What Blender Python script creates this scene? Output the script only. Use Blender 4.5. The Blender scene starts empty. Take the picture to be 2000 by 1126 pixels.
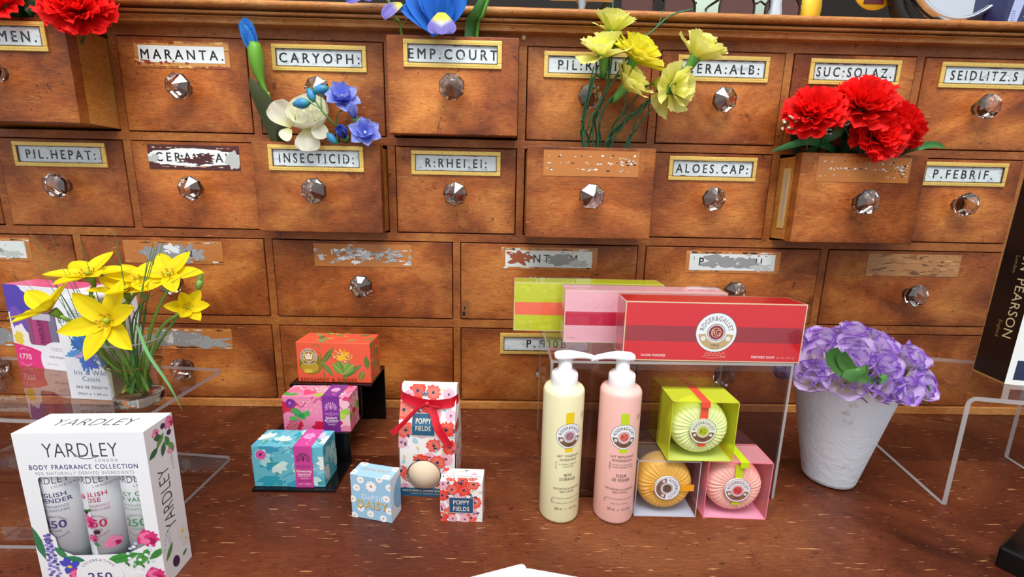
import bpy, bmesh, math, random
from mathutils import Vector, Matrix, noise
from mathutils.geometry import tessellate_polygon
PI = math.pi
sc = bpy.context.scene
COL = sc.collection
random.seed(7)

# ------------------------------------------------------------------ camera
F_PX = 870.0
PITCH, ROLL, YAW = -0.20092, 0.02064, 0.01959
CAM = Vector((0.0, -0.6811, 0.3409))
_fw = Vector((math.sin(YAW)*math.cos(PITCH), math.cos(YAW)*math.cos(PITCH), math.sin(PITCH)))
_rt = Vector((math.cos(YAW), -math.sin(YAW), 0)); _up = _rt.cross(_fw)
RT = _rt*math.cos(ROLL) + _up*math.sin(ROLL)
UP = -_rt*math.sin(ROLL) + _up*math.cos(ROLL)
FW = _fw
cam_d = bpy.data.cameras.new('camera'); cam = bpy.data.objects.new('camera', cam_d); COL.objects.link(cam)
cam_d.sensor_width = 36.0; cam_d.lens = F_PX/2000*36.0; cam_d.clip_start = 0.01; cam_d.clip_end = 50
_m = Matrix((RT, UP, -FW)).transposed().to_4x4(); _m.translation = CAM
cam.matrix_world = _m
sc.camera = cam

def _ray(px, py): return FW + RT*((px-1000)/F_PX) - UP*((py-563)/F_PX)
def at(px, py, Y=0.0):
    "point of the vertical plane y=Y seen at a photo pixel (a measuring aid)"
    d = _ray(px, py); return CAM + d*((Y-CAM.y)/d.y)
def atz(px, py, z=0.0):
    d = _ray(px, py); return CAM + d*((z-CAM.z)/d.z)

# ------------------------------------------------------------------ light
sc.view_settings.view_transform = 'Standard'; sc.view_settings.look = 'None'
sc.view_settings.gamma = 1.0; sc.view_settings.use_curve_mapping = False
sc.view_settings.exposure = 0.12
w = bpy.data.worlds.new('daylight'); sc.world = w; w.use_nodes = True
nt = w.node_tree; nt.nodes.clear()
_o = nt.nodes.new('ShaderNodeOutputWorld'); _b = nt.nodes.new('ShaderNodeBackground')
_tc = nt.nodes.new('ShaderNodeTexCoord'); _sep = nt.nodes.new('ShaderNodeSeparateXYZ')
_r1 = nt.nodes.new('ShaderNodeValToRGB')
_mx = nt.nodes.new('ShaderNodeMath'); _mx.operation = 'MULTIPLY_ADD'
nt.links.new(_tc.outputs['Generated'], _sep.inputs[0])
# brighter towards the street (-y) and the sky (+z), dim inside the shop (+y)
_ng = nt.nodes.new('ShaderNodeMath'); _ng.operation = 'MULTIPLY'; _ng.inputs[1].default_value = -0.6
nt.links.new(_sep.outputs['Y'], _ng.inputs[0])
_mx.inputs[1].default_value = 0.45
nt.links.new(_sep.outputs['Z'], _mx.inputs[0]); nt.links.new(_ng.outputs[0], _mx.inputs[2])
nt.links.new(_mx.outputs[0], _r1.inputs[0])
cr = _r1.color_ramp
cr.elements[0].position = 0.0; cr.elements[0].color = (0.05, 0.04, 0.035, 1)
cr.elements[1].position = 0.62; cr.elements[1].color = (0.95, 0.98, 1.0, 1)
e = cr.elements.new(0.25); e.color = (0.40, 0.42, 0.46, 1)
nt.links.new(_r1.outputs[0], _b.inputs[0]); nt.links.new(_b.outputs[0], _o.inputs[0])
_b.inputs[1].default_value = 0.95
def area(name, loc, target, sx, sy, power, col):
    l = bpy.data.lights.new(name, 'AREA'); l.shape = 'RECTANGLE'; l.size = sx; l.size_y = sy
    l.energy = power; l.color = col
    o = bpy.data.objects.new(name, l); COL.objects.link(o); o.location = loc
    o.rotation_euler = (Vector(target)-Vector(loc)).to_track_quat('-Z', 'Y').to_euler(); return o
area('window_daylight', (-0.05, -0.95, 1.85), (0.0, -0.05, 0.25), 1.3, 0.8, 36.0, (1.0, 0.985, 0.96))

# ------------------------------------------------------------------ materials
def lin(h):
    if not isinstance(h, str): return tuple(h)[:3]
    h = h.lstrip('#'); o = []
    for i in (0, 2, 4):
        c = int(h[i:i+2], 16)/255.0
        o.append(c/12.92 if c <= 0.04045 else ((c+0.055)/1.055)**2.4)
    return tuple(o)
def mat(name):
    m = bpy.data.materials.new(name); m.use_nodes = True
    b = m.node_tree.nodes['Principled BSDF']; return m, m.node_tree, b
def N(nt, t, **kw):
    n = nt.nodes.new(t)
    for k, v in kw.items(): setattr(n, k, v)
    return n
def simple(name, col, rough=0.5, metal=0.0, bump=0.0, scale=200.0, var=0.0, coat=0.0, sss=0.0):
    m, nt, b = mat(name); c = lin(col)
    b.inputs['Roughness'].default_value = rough; b.inputs['Metallic'].default_value = metal
    b.inputs['Base Color'].default_value = (*c, 1); b.inputs['Coat Weight'].default_value = coat
    tc = N(nt, 'ShaderNodeTexCoord'); nz = N(nt, 'ShaderNodeTexNoise'); nz.inputs['Scale'].default_value = scale
    nz.inputs['Detail'].default_value = 4
    nt.links.new(tc.outputs['Object'], nz.inputs['Vector'])
    if var:
        mx = N(nt, 'ShaderNodeMix', data_type='RGBA'); mx.inputs[6].default_value = (*[x*(1-var) for x in c], 1); mx.inputs[7].default_value = (*[min(1, x*(1+var)) for x in c], 1)
        nt.links.new(nz.outputs['Fac'], mx.inputs[0]); nt.links.new(mx.outputs[2], b.inputs['Base Color'])
    if bump:
        bp = N(nt, 'ShaderNodeBump'); bp.inputs['Strength'].default_value = bump; bp.inputs['Distance'].default_value = 0.001
        nt.links.new(nz.outputs['Fac'], bp.inputs['Height']); nt.links.new(bp.outputs[0], b.inputs['Normal'])
    return m
def inkmat(name, rough=0.4, coat=0.0, bump=0.0, scale=300.0, trans=0.0, metal=0.0, spec=0.5):
    "surface whose pigment comes from the mesh's own ink colours (printed card, dyed petals)"
    m, nt, b = mat(name)
    a = N(nt, 'ShaderNodeVertexColor', layer_name='ink')
    b.inputs['Roughness'].default_value = rough; b.inputs['Coat Weight'].default_value = coat
    b.inputs['Coat Roughness'].default_value = 0.15; b.inputs['Metallic'].default_value = metal
    b.inputs['Specular IOR Level'].default_value = spec
    nt.links.new(a.outputs['Color'], b.inputs['Base Color'])
    tc = N(nt, 'ShaderNodeTexCoord'); nz = N(nt, 'ShaderNodeTexNoise'); nz.inputs['Scale'].default_value = scale
    nt.links.new(tc.outputs['Object'], nz.inputs['Vector'])
    if bump:
        bp = N(nt, 'ShaderNodeBump'); bp.inputs['Strength'].default_value = bump; bp.inputs['Distance'].default_value = 0.0006
        nt.links.new(nz.outputs['Fac'], bp.inputs['Height']); nt.links.new(bp.outputs[0], b.inputs['Normal'])
    if trans:
        out = nt.nodes['Material Output']; tr = N(nt, 'ShaderNodeBsdfTranslucent'); mx = N(nt, 'ShaderNodeMixShader')
        nt.links.new(a.outputs['Color'], tr.inputs[0]); mx.inputs[0].default_value = trans
        nt.links.new(b.outputs[0], mx.inputs[1]); nt.links.new(tr.outputs[0], mx.inputs[2]); nt.links.new(mx.outputs[0], out.inputs[0])
    return m
def wood(name, dark, mid, light, sc_=1.0, rough=0.42, scratch=0.5, grain=(1, 8, 8), axis='X', planks=False, wear=0.35, spread=0.25, blot=7.0, rim=0.0):
    m, nt, b = mat(name); L = nt.links.new
    tc = N(nt, 'ShaderNodeTexCoord'); oi = N(nt, 'ShaderNodeObjectInfo')
    geo = N(nt, 'ShaderNodeNewGeometry')
    cm = N(nt, 'ShaderNodeVectorMath', operation='ADD')
    rv = N(nt, 'ShaderNodeVectorMath', operation='SCALE'); rv.inputs[0].default_value = (7.3, 3.1, 5.7)
    L(oi.outputs['Random'], rv.inputs['Scale']); L(geo.outputs['Position'], cm.inputs[0]); L(rv.outputs[0], cm.inputs[1])
    P = cm.outputs[0]
    def noise_(scale, vec=(1, 1, 1), detail=6, rough_=0.6, dist=0.0):
        mp = N(nt, 'ShaderNodeMapping'); mp.inputs['Scale'].default_value = vec; L(P, mp.inputs['Vector'])
        n = N(nt, 'ShaderNodeTexNoise'); n.inputs['Scale'].default_value = scale; n.inputs['Detail'].default_value = detail
        n.inputs['Roughness'].default_value = rough_; n.inputs['Distortion'].default_value = dist
        L(mp.outputs[0], n.inputs['Vector']); return n.outputs['Fac']
    def ramp(fac, stops):
        r = N(nt, 'ShaderNodeValToRGB'); els = r.color_ramp.elements
        els[0].position, els[0].color = stops[0][0], (*stops[0][1], 1)
        els[1].position, els[1].color = stops[-1][0], (*stops[-1][1], 1)
        for p_, c_ in stops[1:-1]: k = els.new(p_); k.color = (*c_, 1)
        L(fac, r.inputs[0]); return r.outputs[0]
    def mix(f, a_, b_, bt='MIX'):
        x = N(nt, 'ShaderNodeMix', data_type='RGBA', blend_type=bt)
        for s_, v_ in ((0, f), (6, a_), (7, b_)):
            if hasattr(v_, 'links'): L(v_, x.inputs[s_])
            else: x.inputs[s_].default_value = v_ if s_ == 0 else (*v_, 1)
        return x.outputs[2]
    d_, m_, l_ = lin(dark), lin(mid), lin(light)
    big = noise_(blot*sc_, (1, 1, 1.6), 5, 0.62, 0.6)
    fine = noise_(85*sc_, grain, 9, 0.80, 0.25)
    base = ramp(big, [(0.5-spread, d_), (0.5, m_), (0.5+spread, l_)])
    fr = ramp(fine, [(0.30, (0.30, 0.22, 0.18)), (0.5, (0.95, 0.95, 0.95)), (0.70, (1.5, 1.45, 1.3))])
    c1 = mix(0.78, base, fr, 'MULTIPLY')
    # fine pores
    pores = noise_(330*sc_, (grain[0]*0.8, grain[1]*0.7, grain[2]*0.7), 3, 0.5)
    pr = ramp(pores, [(0.30, (0.55, 0.45, 0.4)), (0.42, (1, 1, 1))])
    c2 = mix(0.8, c1, pr, 'MULTIPLY')
    # dark stains
    st = noise_(24*sc_, (1, 1, 1), 8, 0.7, 1.2)
    sr = ramp(st, [(0.0, (1, 1, 1)), (0.60, (1, 1, 1)), (0.70, (0.36, 0.27, 0.24))])
    c3 = mix(wear*1.2, c2, sr, 'MULTIPLY')
    pt = noise_(150*sc_, (1, 1.3, 1.3), 3, 0.6)
    ptr = ramp(pt, [(0.0, (1, 1, 1)), (0.665, (1, 1, 1)), (0.70, (0.22, 0.15, 0.12))])
    c3 = mix(0.8, c3, ptr, 'MULTIPLY')
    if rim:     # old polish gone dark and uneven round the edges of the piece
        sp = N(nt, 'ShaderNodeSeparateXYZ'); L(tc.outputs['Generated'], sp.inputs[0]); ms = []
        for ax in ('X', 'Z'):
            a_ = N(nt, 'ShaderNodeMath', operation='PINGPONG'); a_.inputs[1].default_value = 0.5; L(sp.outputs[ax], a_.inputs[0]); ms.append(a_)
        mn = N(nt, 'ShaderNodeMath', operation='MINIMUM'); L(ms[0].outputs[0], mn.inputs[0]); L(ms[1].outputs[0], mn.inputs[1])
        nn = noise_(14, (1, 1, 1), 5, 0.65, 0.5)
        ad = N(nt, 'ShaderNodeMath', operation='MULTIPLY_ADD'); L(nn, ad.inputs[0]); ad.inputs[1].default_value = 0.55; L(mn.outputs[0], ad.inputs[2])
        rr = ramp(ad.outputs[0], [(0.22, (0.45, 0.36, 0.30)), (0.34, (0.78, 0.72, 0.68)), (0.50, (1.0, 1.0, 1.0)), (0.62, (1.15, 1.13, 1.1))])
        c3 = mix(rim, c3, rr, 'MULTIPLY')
    # pale scuffs: thin, stretched, two directions
    for (vec, sc2, rot) in (((1, 11, 11), 38, 0.25), ((1, 9, 9), 55, -0.5)):
        mp = N(nt, 'ShaderNodeMapping'); mp.inputs['Rotation'].default_value = (0, rot, rot); mp.inputs['Scale'].default_value = vec
        L(P, mp.inputs['Vector']); n = N(nt, 'ShaderNodeTexNoise'); n.inputs['Scale'].default_value = sc2; n.inputs['Detail'].default_value = 2
        L(mp.outputs[0], n.inputs['Vector'])
        k = ramp(n.outputs['Fac'], [(0.695 if name == 'counter_wood' else 0.715, (0, 0, 0)), (0.75, (scratch,)*3)])
        c3 = mix(k, c3, lin('#d59c68'))
    # per-piece tone
    tone = ramp(oi.outputs['Random'], [(0.0, (0.80, 0.76, 0.74)), (0.5, (1.0, 1.0, 1.0)), (1.0, (1.12, 1.08, 1.0))])
    c4 = mix(0.8, c3, tone, 'MULTIPLY')
    L(c4, b.inputs['Base Color'])
    b.inputs['Roughness'].default_value = rough; b.inputs['Specular IOR Level'].default_value = 0.35
    bp = N(nt, 'ShaderNodeBump'); bp.inputs['Strength'].default_value = 0.35; bp.inputs['Distance'].default_value = 0.0006
    L(fine, bp.inputs['Height']); L(bp.outputs[0], b.inputs['Normal'])
    return m
def clear(name, tint=(1, 1, 1), ior=1.5, rough=0.0, opac=0.0, gl=1.0):
    "thin clear sheet: what does not reflect passes through, tinted"
    m = bpy.data.materials.new(name); m.use_nodes = True; nt = m.node_tree; nt.nodes.clear(); L = nt.links.new
    o = N(nt, 'ShaderNodeOutputMaterial'); fr = N(nt, 'ShaderNodeFresnel'); fr.inputs[0].default_value = ior
    t = N(nt, 'ShaderNodeBsdfTransparent'); t.inputs[0].default_value = (*tint, 1)
    g = N(nt, 'ShaderNodeBsdfGlossy'); g.inputs['Roughness'].default_value = rough
    g.inputs[0].default_value = (gl, gl, gl, 1)
    gm = N(nt, 'ShaderNodeNewGeometry'); inv = N(nt, 'ShaderNodeMath', operation='SUBTRACT'); inv.inputs[0].default_value = 1; L(gm.outputs['Backfacing'], inv.inputs[1])
    fm_ = N(nt, 'ShaderNodeMath', operation='MULTIPLY'); L(fr.outputs[0], fm_.inputs[0]); L(inv.outputs[0], fm_.inputs[1])
    x = N(nt, 'ShaderNodeMixShader'); L(fm_.outputs[0], x.inputs[0]); L(t.outputs[0], x.inputs[1]); L(g.outputs[0], x.inputs[2])
    last = x.outputs[0]
    if opac:
        d = N(nt, 'ShaderNodeBsdfDiffuse'); d.inputs[0].default_value = (*[min(1, c) for c in tint], 1)
        y = N(nt, 'ShaderNodeMixShader'); y.inputs[0].default_value = opac; L(last, y.inputs[1]); L(d.outputs[0], y.inputs[2]); last = y.outputs[0]
    L(last, o.inputs[0]); return m
def glass(name, col=(1, 1, 1), ior=1.5, rough=0.0):
    m, nt, b = mat(name); b.inputs['Base Color'].default_value = (*col, 1); b.inputs['Transmission Weight'].default_value = 1
    b.inputs['IOR'].default_value = ior; b.inputs['Roughness'].default_value = rough; return m
M = {}
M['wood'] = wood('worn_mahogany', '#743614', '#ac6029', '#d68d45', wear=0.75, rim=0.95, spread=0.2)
M['frame'] = wood('carcass_mahogany', '#713817', '#9c5826', '#bd7b3a', wear=0.6, spread=0.2)
M['cornice'] = wood('cornice_wood', '#94582a', '#bb7a3e', '#d8a163', wear=0.35)
M['pale'] = wood('pale_drawer_side', '#93591f', '#b97832', '#d09450', wear=0.4, grain=(8, 1, 8))
M['counter'] = wood('counter_wood', '#3a1508', '#64301b', '#804a2c', sc_=0.8, spread=0.2, rough=0.36, scratch=0.75, grain=(1, 9, 9), wear=0.55, blot=5.5)
M['black'] = simple('dark_interior', '#120a06', 0.9)
M['gold'] = simple('gilt_frame', '#ecc368', 0.36, 0.35, 0.25, 300, 0.3)
M['ink'] = inkmat('printed_ink', 0.42)
M['card'] = inkmat('printed_card', 0.35, coat=0.25)
M['enamel'] = inkmat('old_painted_plate', 0.38, coat=0.2, bump=0.2, scale=250)
M['petal'] = inkmat('silk_petal', 0.62, trans=0.34, bump=0.25, scale=700, spec=0.25)
M['leaf'] = inkmat('plastic_leaf', 0.45, trans=0.1, bump=0.2, scale=400)
M['knob'] = glass('cut_glass', (0.99, 0.98, 0.96), 1.5)
def _knobmix():
    nt = M['knob'].node_tree; L = nt.links.new; b = nt.nodes['Principled BSDF']; o = nt.nodes['Material Output']
    t = N(nt, 'ShaderNodeBsdfTransparent'); t.inputs[0].default_value = (0.90, 0.86, 0.80, 1)
    g = N(nt, 'ShaderNodeBsdfGlossy'); g.inputs['Roughness'].default_value = 0.0; g.inputs[0].default_value = (1, 1, 1, 1)
    fr = N(nt, 'ShaderNodeFresnel'); fr.inputs[0].default_value = 2.3
    x = N(nt, 'ShaderNodeMixShader'); L(fr.outputs[0], x.inputs[0]); L(t.outputs[0], x.inputs[1]); L(g.outputs[0], x.inputs[2])
    y = N(nt, 'ShaderNodeMixShader'); y.inputs[0].default_value = 0.65; L(b.outputs[0], y.inputs[1]); L(x.outputs[0], y.inputs[2]); L(y.outputs[0], o.inputs[0])
_knobmix()
M['acrylic'] = clear('clear_acrylic', (0.93, 0.92, 0.93), 1.6)
M['acrylic_edge'] = clear('acrylic_edge', (0.62, 0.60, 0.60), 1.5, opac=0.55)
M['film'] = clear('clear_film', (0.98, 0.98, 0.98), 1.4)
M['blackacrylic'] = simple('black_acrylic', '#0c0b0d', 0.12)
M['chrome'] = simple('chrome', '#e6e8ec', 0.08, 1.0)
M['white'] = simple('white_plastic', '#f4f4f6', 0.3)
M['dark'] = simple('dark_plastic', '#16120f', 0.3)
M['vase'] = clear('vase_glass', (0.95, 0.96, 0.94), 1.5)
M['vase_base'] = glass('vase_base_glass', (0.97, 0.98, 0.96), 1.5)
M['mirror'] = simple('mirror_glass', '#dfe4ee', 0.03, 1.0)

# ------------------------------------------------------------------ object helpers
def tag(o, label=None, cat=None, group=None, kind=None):
    if label: o['label'] = label
    if cat: o['category'] = cat
    if group: o['group'] = group
    if kind: o['kind'] = kind
    return o
def thing(name, label, cat, loc=(0, 0, 0), rz=0.0, group=None):
    o = bpy.data.objects.new(name, None); COL.objects.link(o); o.empty_display_size = 0.01
    o.location = loc; o.rotation_euler = (0, 0, rz); return tag(o, label, cat, group)

class MB:
    def __init__(s): s.v = []; s.f = []; s.m = []; s.c = []; s.s = []; s.X = None
    def add(s, p):
        p = Vector(p)
        if s.X is not None: p = s.X @ p
        s.v.append(p); return len(s.v)-1
    def fi(s, idx, m=0, c=(1, 1, 1), sm=False):
        s.f.append(tuple(idx)); s.m.append(m); s.c.append(c); s.s.append(sm)
    def face(s, pts, m=0, c=(1, 1, 1), sm=False): s.fi([s.add(p) for p in pts], m, c, sm)
    def box(s, x0, x1, y0, y1, z0, z1, m=0, c=(1, 1, 1), bev=0.0):
        if bev > 0:
            bm = bmesh.new(); bmesh.ops.create_cube(bm, size=1)
            for v in bm.verts: v.co = Vector(((x0+x1)/2+v.co.x*(x1-x0), (y0+y1)/2+v.co.y*(y1-y0), (z0+z1)/2+v.co.z*(z1-z0)))
            bmesh.ops.bevel(bm, geom=bm.edges[:], offset=bev, segments=2, profile=0.5, affect='EDGES')
            s.bm(bm, m, c); bm.free(); return
        P = [s.add((x, y, z)) for x in (x0, x1) for y in (y0, y1) for z in (z0, z1)]
        for q in ((0, 1, 3, 2), (4, 6, 7, 5), (0, 4, 5, 1), (2, 3, 7, 6), (0, 2, 6, 4), (1, 5, 7, 3)): s.fi([P[i] for i in q], m, c)
    def bm(s, bm, m=0, c=(1, 1, 1), sm=False):
        ids = [s.add(v.co) for v in bm.verts]; bm.verts.index_update()
        for f in bm.faces: s.fi([ids[v.index] for v in f.verts], m, c, sm)
    def grid(s, P, m=0, c=None, sm=True, close=False):
        "P rows of points; c: colour or rows of colours"
        I = [[s.add(p) for p in r] for r in P]; nr = len(I); nc = len(I[0])
        for i in range(nr-1):
            for j in range(nc if close else nc-1):
                k = (j+1) % nc
                if c is None: cc = (1, 1, 1)
                elif isinstance(c[0], (int, float)): cc = c
                else: cc = [c[i][j], c[i][k], c[i+1][k], c[i+1][j]]
                s.fi((I[i][j], I[i][k], I[i+1][k], I[i+1][j]), m, cc, sm)
        return I
    def lathe(s, prof, n=32, ctr=(0, 0, 0), m=0, c=None, sm=True, axis='Z', sq=None):
        rows = []
        for (r, z) in prof:
            row = []
            for k in range(n):
                a = 2*PI*k/n; ca, sa = math.cos(a), math.sin(a)
                if sq:
                    q = (abs(ca)**sq+abs(sa)**sq)**(-1.0/sq); ca *= q; sa *= q
                row.append((ctr[0]+r*ca, ctr[1]+r*sa, ctr[2]+z) if axis == 'Z' else (ctr[0]+r*ca, ctr[1]+z, ctr[2]+r*sa))
            rows.append(row)
        cc = None
        if c is not None: cc = c if isinstance(c[0], (int, float)) else [[ci]*n for ci in c]
        return s.grid(rows, m, cc, sm, True)
    def tube(s, pts, r, n=6, m=0, c=(1, 1, 1), cap=True, flat=1.0):
        pts = [Vector(p) for p in pts]; R_ = r if isinstance(r, (list, tuple)) else [r]*len(pts)
        rows = []; up = Vector((0.13, 0.2, 1)).normalized()
        for i, p in enumerate(pts):
            t = (pts[min(i+1, len(pts)-1)]-pts[max(i-1, 0)]).normalized()
            a = t.cross(up)
            if a.length < 0.15: a = t.cross(Vector((1, 0.3, 0)))
            a.normalize(); b = t.cross(a).normalized()
            rows.append([p+(a*math.cos(2*PI*k/n)+b*math.sin(2*PI*k/n)*flat)*R_[i] for k in range(n)])
        cc = c if isinstance(c[0], (int, float)) else [[ci]*n for ci in c]
        I = s.grid(rows, m, cc, True, True)
        if cap:
            s.fi(list(reversed(I[0])), m, cc if isinstance(cc[0], (int, float)) else cc[0][0], False); s.fi(I[-1], m, cc if isinstance(cc[0], (int, float)) else cc[-1][0], False)
    def ball(s, ctr, r, n=8, m=0, c=(1, 1, 1), sc_=(1, 1, 1)):
        rows = [[(ctr[0]+r*sc_[0]*math.sin(PI*i/n)*math.cos(2*PI*j/(n+2)), ctr[1]+r*sc_[1]*math.sin(PI*i/n)*math.sin(2*PI*j/(n+2)), ctr[2]-r*sc_[2]*math.cos(PI*i/n)) for j in range(n+2)] for i in range(n+1)]
        s.grid(rows, m, c, True, True)
    def mesh(s, name, mats, off=None, fix=False):
        me = bpy.data.meshes.new(name)
        vs = [tuple(v-off) if off is not None else tuple(v) for v in s.v]
        me.from_pydata(vs, [], s.f)
        for m_ in mats: me.materials.append(m_)
        me.polygons.foreach_set('material_index', s.m); me.polygons.foreach_set('use_smooth', s.s)
        ca = me.color_attributes.new('ink', 'FLOAT_COLOR', 'CORNER'); buf = []
        for f, c in zip(s.f, s.c):
            if isinstance(c[0], (int, float)): buf.extend((c[0], c[1], c[2], 1.0)*len(f))
            else:
                for q in c[:len(f)]: buf.extend((q[0], q[1], q[2], 1.0))
        ca.data.foreach_set('color', buf)
        if fix:
            bm = bmesh.new(); bm.from_mesh(me); bmesh.ops.remove_doubles(bm, verts=bm.verts[:], dist=1e-7)
            bmesh.ops.recalc_face_normals(bm, faces=bm.faces[:]); bm.to_mesh(me); bm.free()
        me.update(); return me
    def build(s, name, mats, parent=None, world=False, fix=False):
        if not isinstance(mats, (list, tuple)): mats = [mats]
        off = None
        if world and parent is not None:
            off = Vector(parent.location)
            if parent.parent is not None: off = off+Vector(parent.parent.location)
        o = bpy.data.objects.new(name, s.mesh(name, mats, off, fix)); COL.objects.link(o)
        if parent is not None: o.parent = parent
        return o

# ------------------------------------------------------------------ lettering
GLY = {}
def _make_glyphs():
    chars = "ABCDEFGHIJKLMNOPQRSTUVWXYZabcdefghijklmnopqrstuvwxyz0123456789.:,&'-%[]()/É"
    objs = []
    for bold in (0, 1, 2):
        for ch in chars:
            for rep in (1, 2):
                cu = bpy.data.curves.new('t', 'FONT'); cu.body = ch*rep; cu.size = 1.0; cu.resolution_u = 3
                cu.offset = (0.0, 0.0, -0.008)[bold]; cu.dimensions = '2D'; cu.fill_mode = 'FRONT'
                o = bpy.data.objects.new('t', cu); COL.objects.link(o); objs.append((bold, ch, rep, o, cu))
    bpy.context.view_layer.update(); dg = bpy.context.evaluated_depsgraph_get(); tmp = {}
    for bold, ch, rep, o, cu in objs:
        me = o.evaluated_get(dg).to_mesh()
        vs = [(v.co.x, v.co.y) for v in me.vertices]; fs = [tuple(p.vertices) for p in me.polygons]
        tmp[(bold, ch, rep)] = (vs, fs, max(v[0] for v in vs) if vs else 0)
        o.evaluated_get(dg).to_mesh_clear()
    for bold, ch, rep, o, cu in objs: bpy.data.objects.remove(o); bpy.data.curves.remove(cu)
    for bold in (0, 1, 2):
        for ch in chars:
            a = tmp[(bold, ch, 1)]; b_ = tmp[(bold, ch, 2)]
            if bold == 1:      # heavier strokes: the glyph overprinted with small shifts
                vs, fs = [], []
                for dx, dy in ((-.016, -.010), (.016, -.010), (.016, .010), (-.016, .010)):
                    o_ = len(vs); vs += [(x+dx, y+dy) for x, y in a[0]]; fs += [tuple(i+o_ for i in f) for f in a[1]]
                GLY[(bold, ch)] = (vs, fs, b_[2]-a[2]+.02)
            else: GLY[(bold, ch)] = (a[0], a[1], b_[2]-a[2])
_make_glyphs()
CAPH = max(v[1] for v in GLY[(0, 'H')][0])

def clip_poly(poly, clip):
    out = poly
    for i in range(len(clip)):
        a = clip[i]; b = clip[(i+1) % len(clip)]; ex, ey = b[0]-a[0], b[1]-a[1]
        inp = out; out = []
        if not inp: break
        def side(p): return ex*(p[1]-a[1])-ey*(p[0]-a[0])
        for j in range(len(inp)):
            p = inp[j]; q = inp[(j+1) % len(inp)]; sp, sq = side(p), side(q)
            if sp >= 0: out.append(p)
            if (sp >= 0) != (sq >= 0):
                t = sp/(sp-sq); out.append((p[0]+(q[0]-p[0])*t, p[1]+(q[1]-p[1])*t))
    return out
class Panel:
    "printing on a face: fn(x, y, lift) gives the 3D point"
    def __init__(s, mb, fn, w, h, m=0, clip=None, base=0.00002, step=0.000005, cell=None):
        s.mb = mb; s.fn = fn; s.w = w; s.h = h; s.m = m; s.lift = base; s.step = step; s.cell = cell
        s.clip = clip or [(0, 0), (w, 0), (w, h), (0, h)]
    def up(s): s.lift += s.step
    def _put(s, poly, c):
        q = clip_poly(poly, s.clip)
        if len(q) < 3: return
        ar = sum(q[i][0]*q[(i+1) % len(q)][1]-q[(i+1) % len(q)][0]*q[i][1] for i in range(len(q)))
        if abs(ar) < 1e-11: return
        if s.cell:
            x0 = min(p[0] for p in q); x1 = max(p[0] for p in q); k0 = math.floor(x0/s.cell); k1 = math.floor(x1/s.cell)
            if k1 > k0:
                for k in range(k0, k1+1):
                    a, b = k*s.cell, (k+1)*s.cell
                    r = clip_poly(q, [(a, -9), (b, -9), (b, 9), (a, 9)])
                    if len(r) >= 3: s.mb.face([s.fn(x, y, s.lift) for x, y in r], s.m, c)
                return
        s.mb.face([s.fn(x, y, s.lift) for x, y in q], s.m, c)
    def poly(s, pts, col, up=True):
        if up: s.up()
        c = lin(col)
        if len(pts) > 3:
            tri = tessellate_polygon([[Vector((p[0], p[1], 0)) for p in pts]])
            for t in tri:
                q = [pts[i] for i in t]
                if (q[1][0]-q[0][0])*(q[2][1]-q[0][1])-(q[1][1]-q[0][1])*(q[2][0]-q[0][0]) < 0: q.reverse()
                s._put(q, c)
        else:
            q = list(pts)
            if (q[1][0]-q[0][0])*(q[2][1]-q[0][1])-(q[1][1]-q[0][1])*(q[2][0]-q[0][0]) < 0: q.reverse()
            s._put(q, c)
    def rect(s, x0, y0, x1, y1, col): s.up(); s._put([(x0, y0), (x1, y0), (x1, y1), (x0, y1)], lin(col))
    def ell(s, x, y, rx, ry=None, col='#000000', n=20, rot=0.0, up=True):
        ry = rx if ry is None else ry
        if up: s.up()
        cr_, sr_ = math.cos(rot), math.sin(rot)
        P = [(x+rx*math.cos(a)*cr_-ry*math.sin(a)*sr_, y+rx*math.cos(a)*sr_+ry*math.sin(a)*cr_) for a in (2*PI*k/n for k in range(n))]
        s._put(P, lin(col))
    def ring(s, x, y, r0, r1, col, n=28, a0=0, a1=2*PI):
        s.up(); c = lin(col)
        for k in range(n):
            a, b = a0+(a1-a0)*k/n, a0+(a1-a0)*(k+1)/n
            s._put([(x+r0*math.cos(a), y+r0*math.sin(a)), (x+r1*math.cos(a), y+r1*math.sin(a)), (x+r1*math.cos(b), y+r1*math.sin(b)), (x+r0*math.cos(b), y+r0*math.sin(b))], c)
    def stroke(s, pts, wd, col, taper=False):
        s.up(); c = lin(col); n = len(pts); L_ = []; R_ = []
        for i, p in enumerate(pts):
            a = pts[max(i-1, 0)]; b = pts[min(i+1, n-1)]; dx, dy = b[0]-a[0], b[1]-a[1]; d = math.hypot(dx, dy) or 1
            ww = wd/2*(1-(i/(n-1)) if taper else 1)
            L_.append((p[0]-dy/d*ww, p[1]+dx/d*ww)); R_.append((p[0]+dy/d*ww, p[1]-dx/d*ww))
        for i in range(n-1):
            q = [R_[i], R_[i+1], L_[i+1], L_[i]]
            s._put(q, c)
    def curve(s, pts, wd, col, n=14, taper=False): s.stroke(smooth(pts, n), wd, col, taper)
    def blob(s, x, y, rx, ry, col, seed=0, rough=0.35, n=26, freq=2.2, rot=0.0):
        P = []; cr_, sr_ = math.cos(rot), math.sin(rot)
        if rx > .006: n = max(n, 64)
        for k in range(n):
            a = 2*PI*k/n; q = 1+rough*noise.noise((math.cos(a)*freq+seed*3.7, math.sin(a)*freq, seed*1.3))*1.6
            u, v_ = rx*q*math.cos(a), ry*q*math.sin(a); P.append((x+u*cr_-v_*sr_, y+u*sr_+v_*cr_))
        s.poly(P, col)
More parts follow.
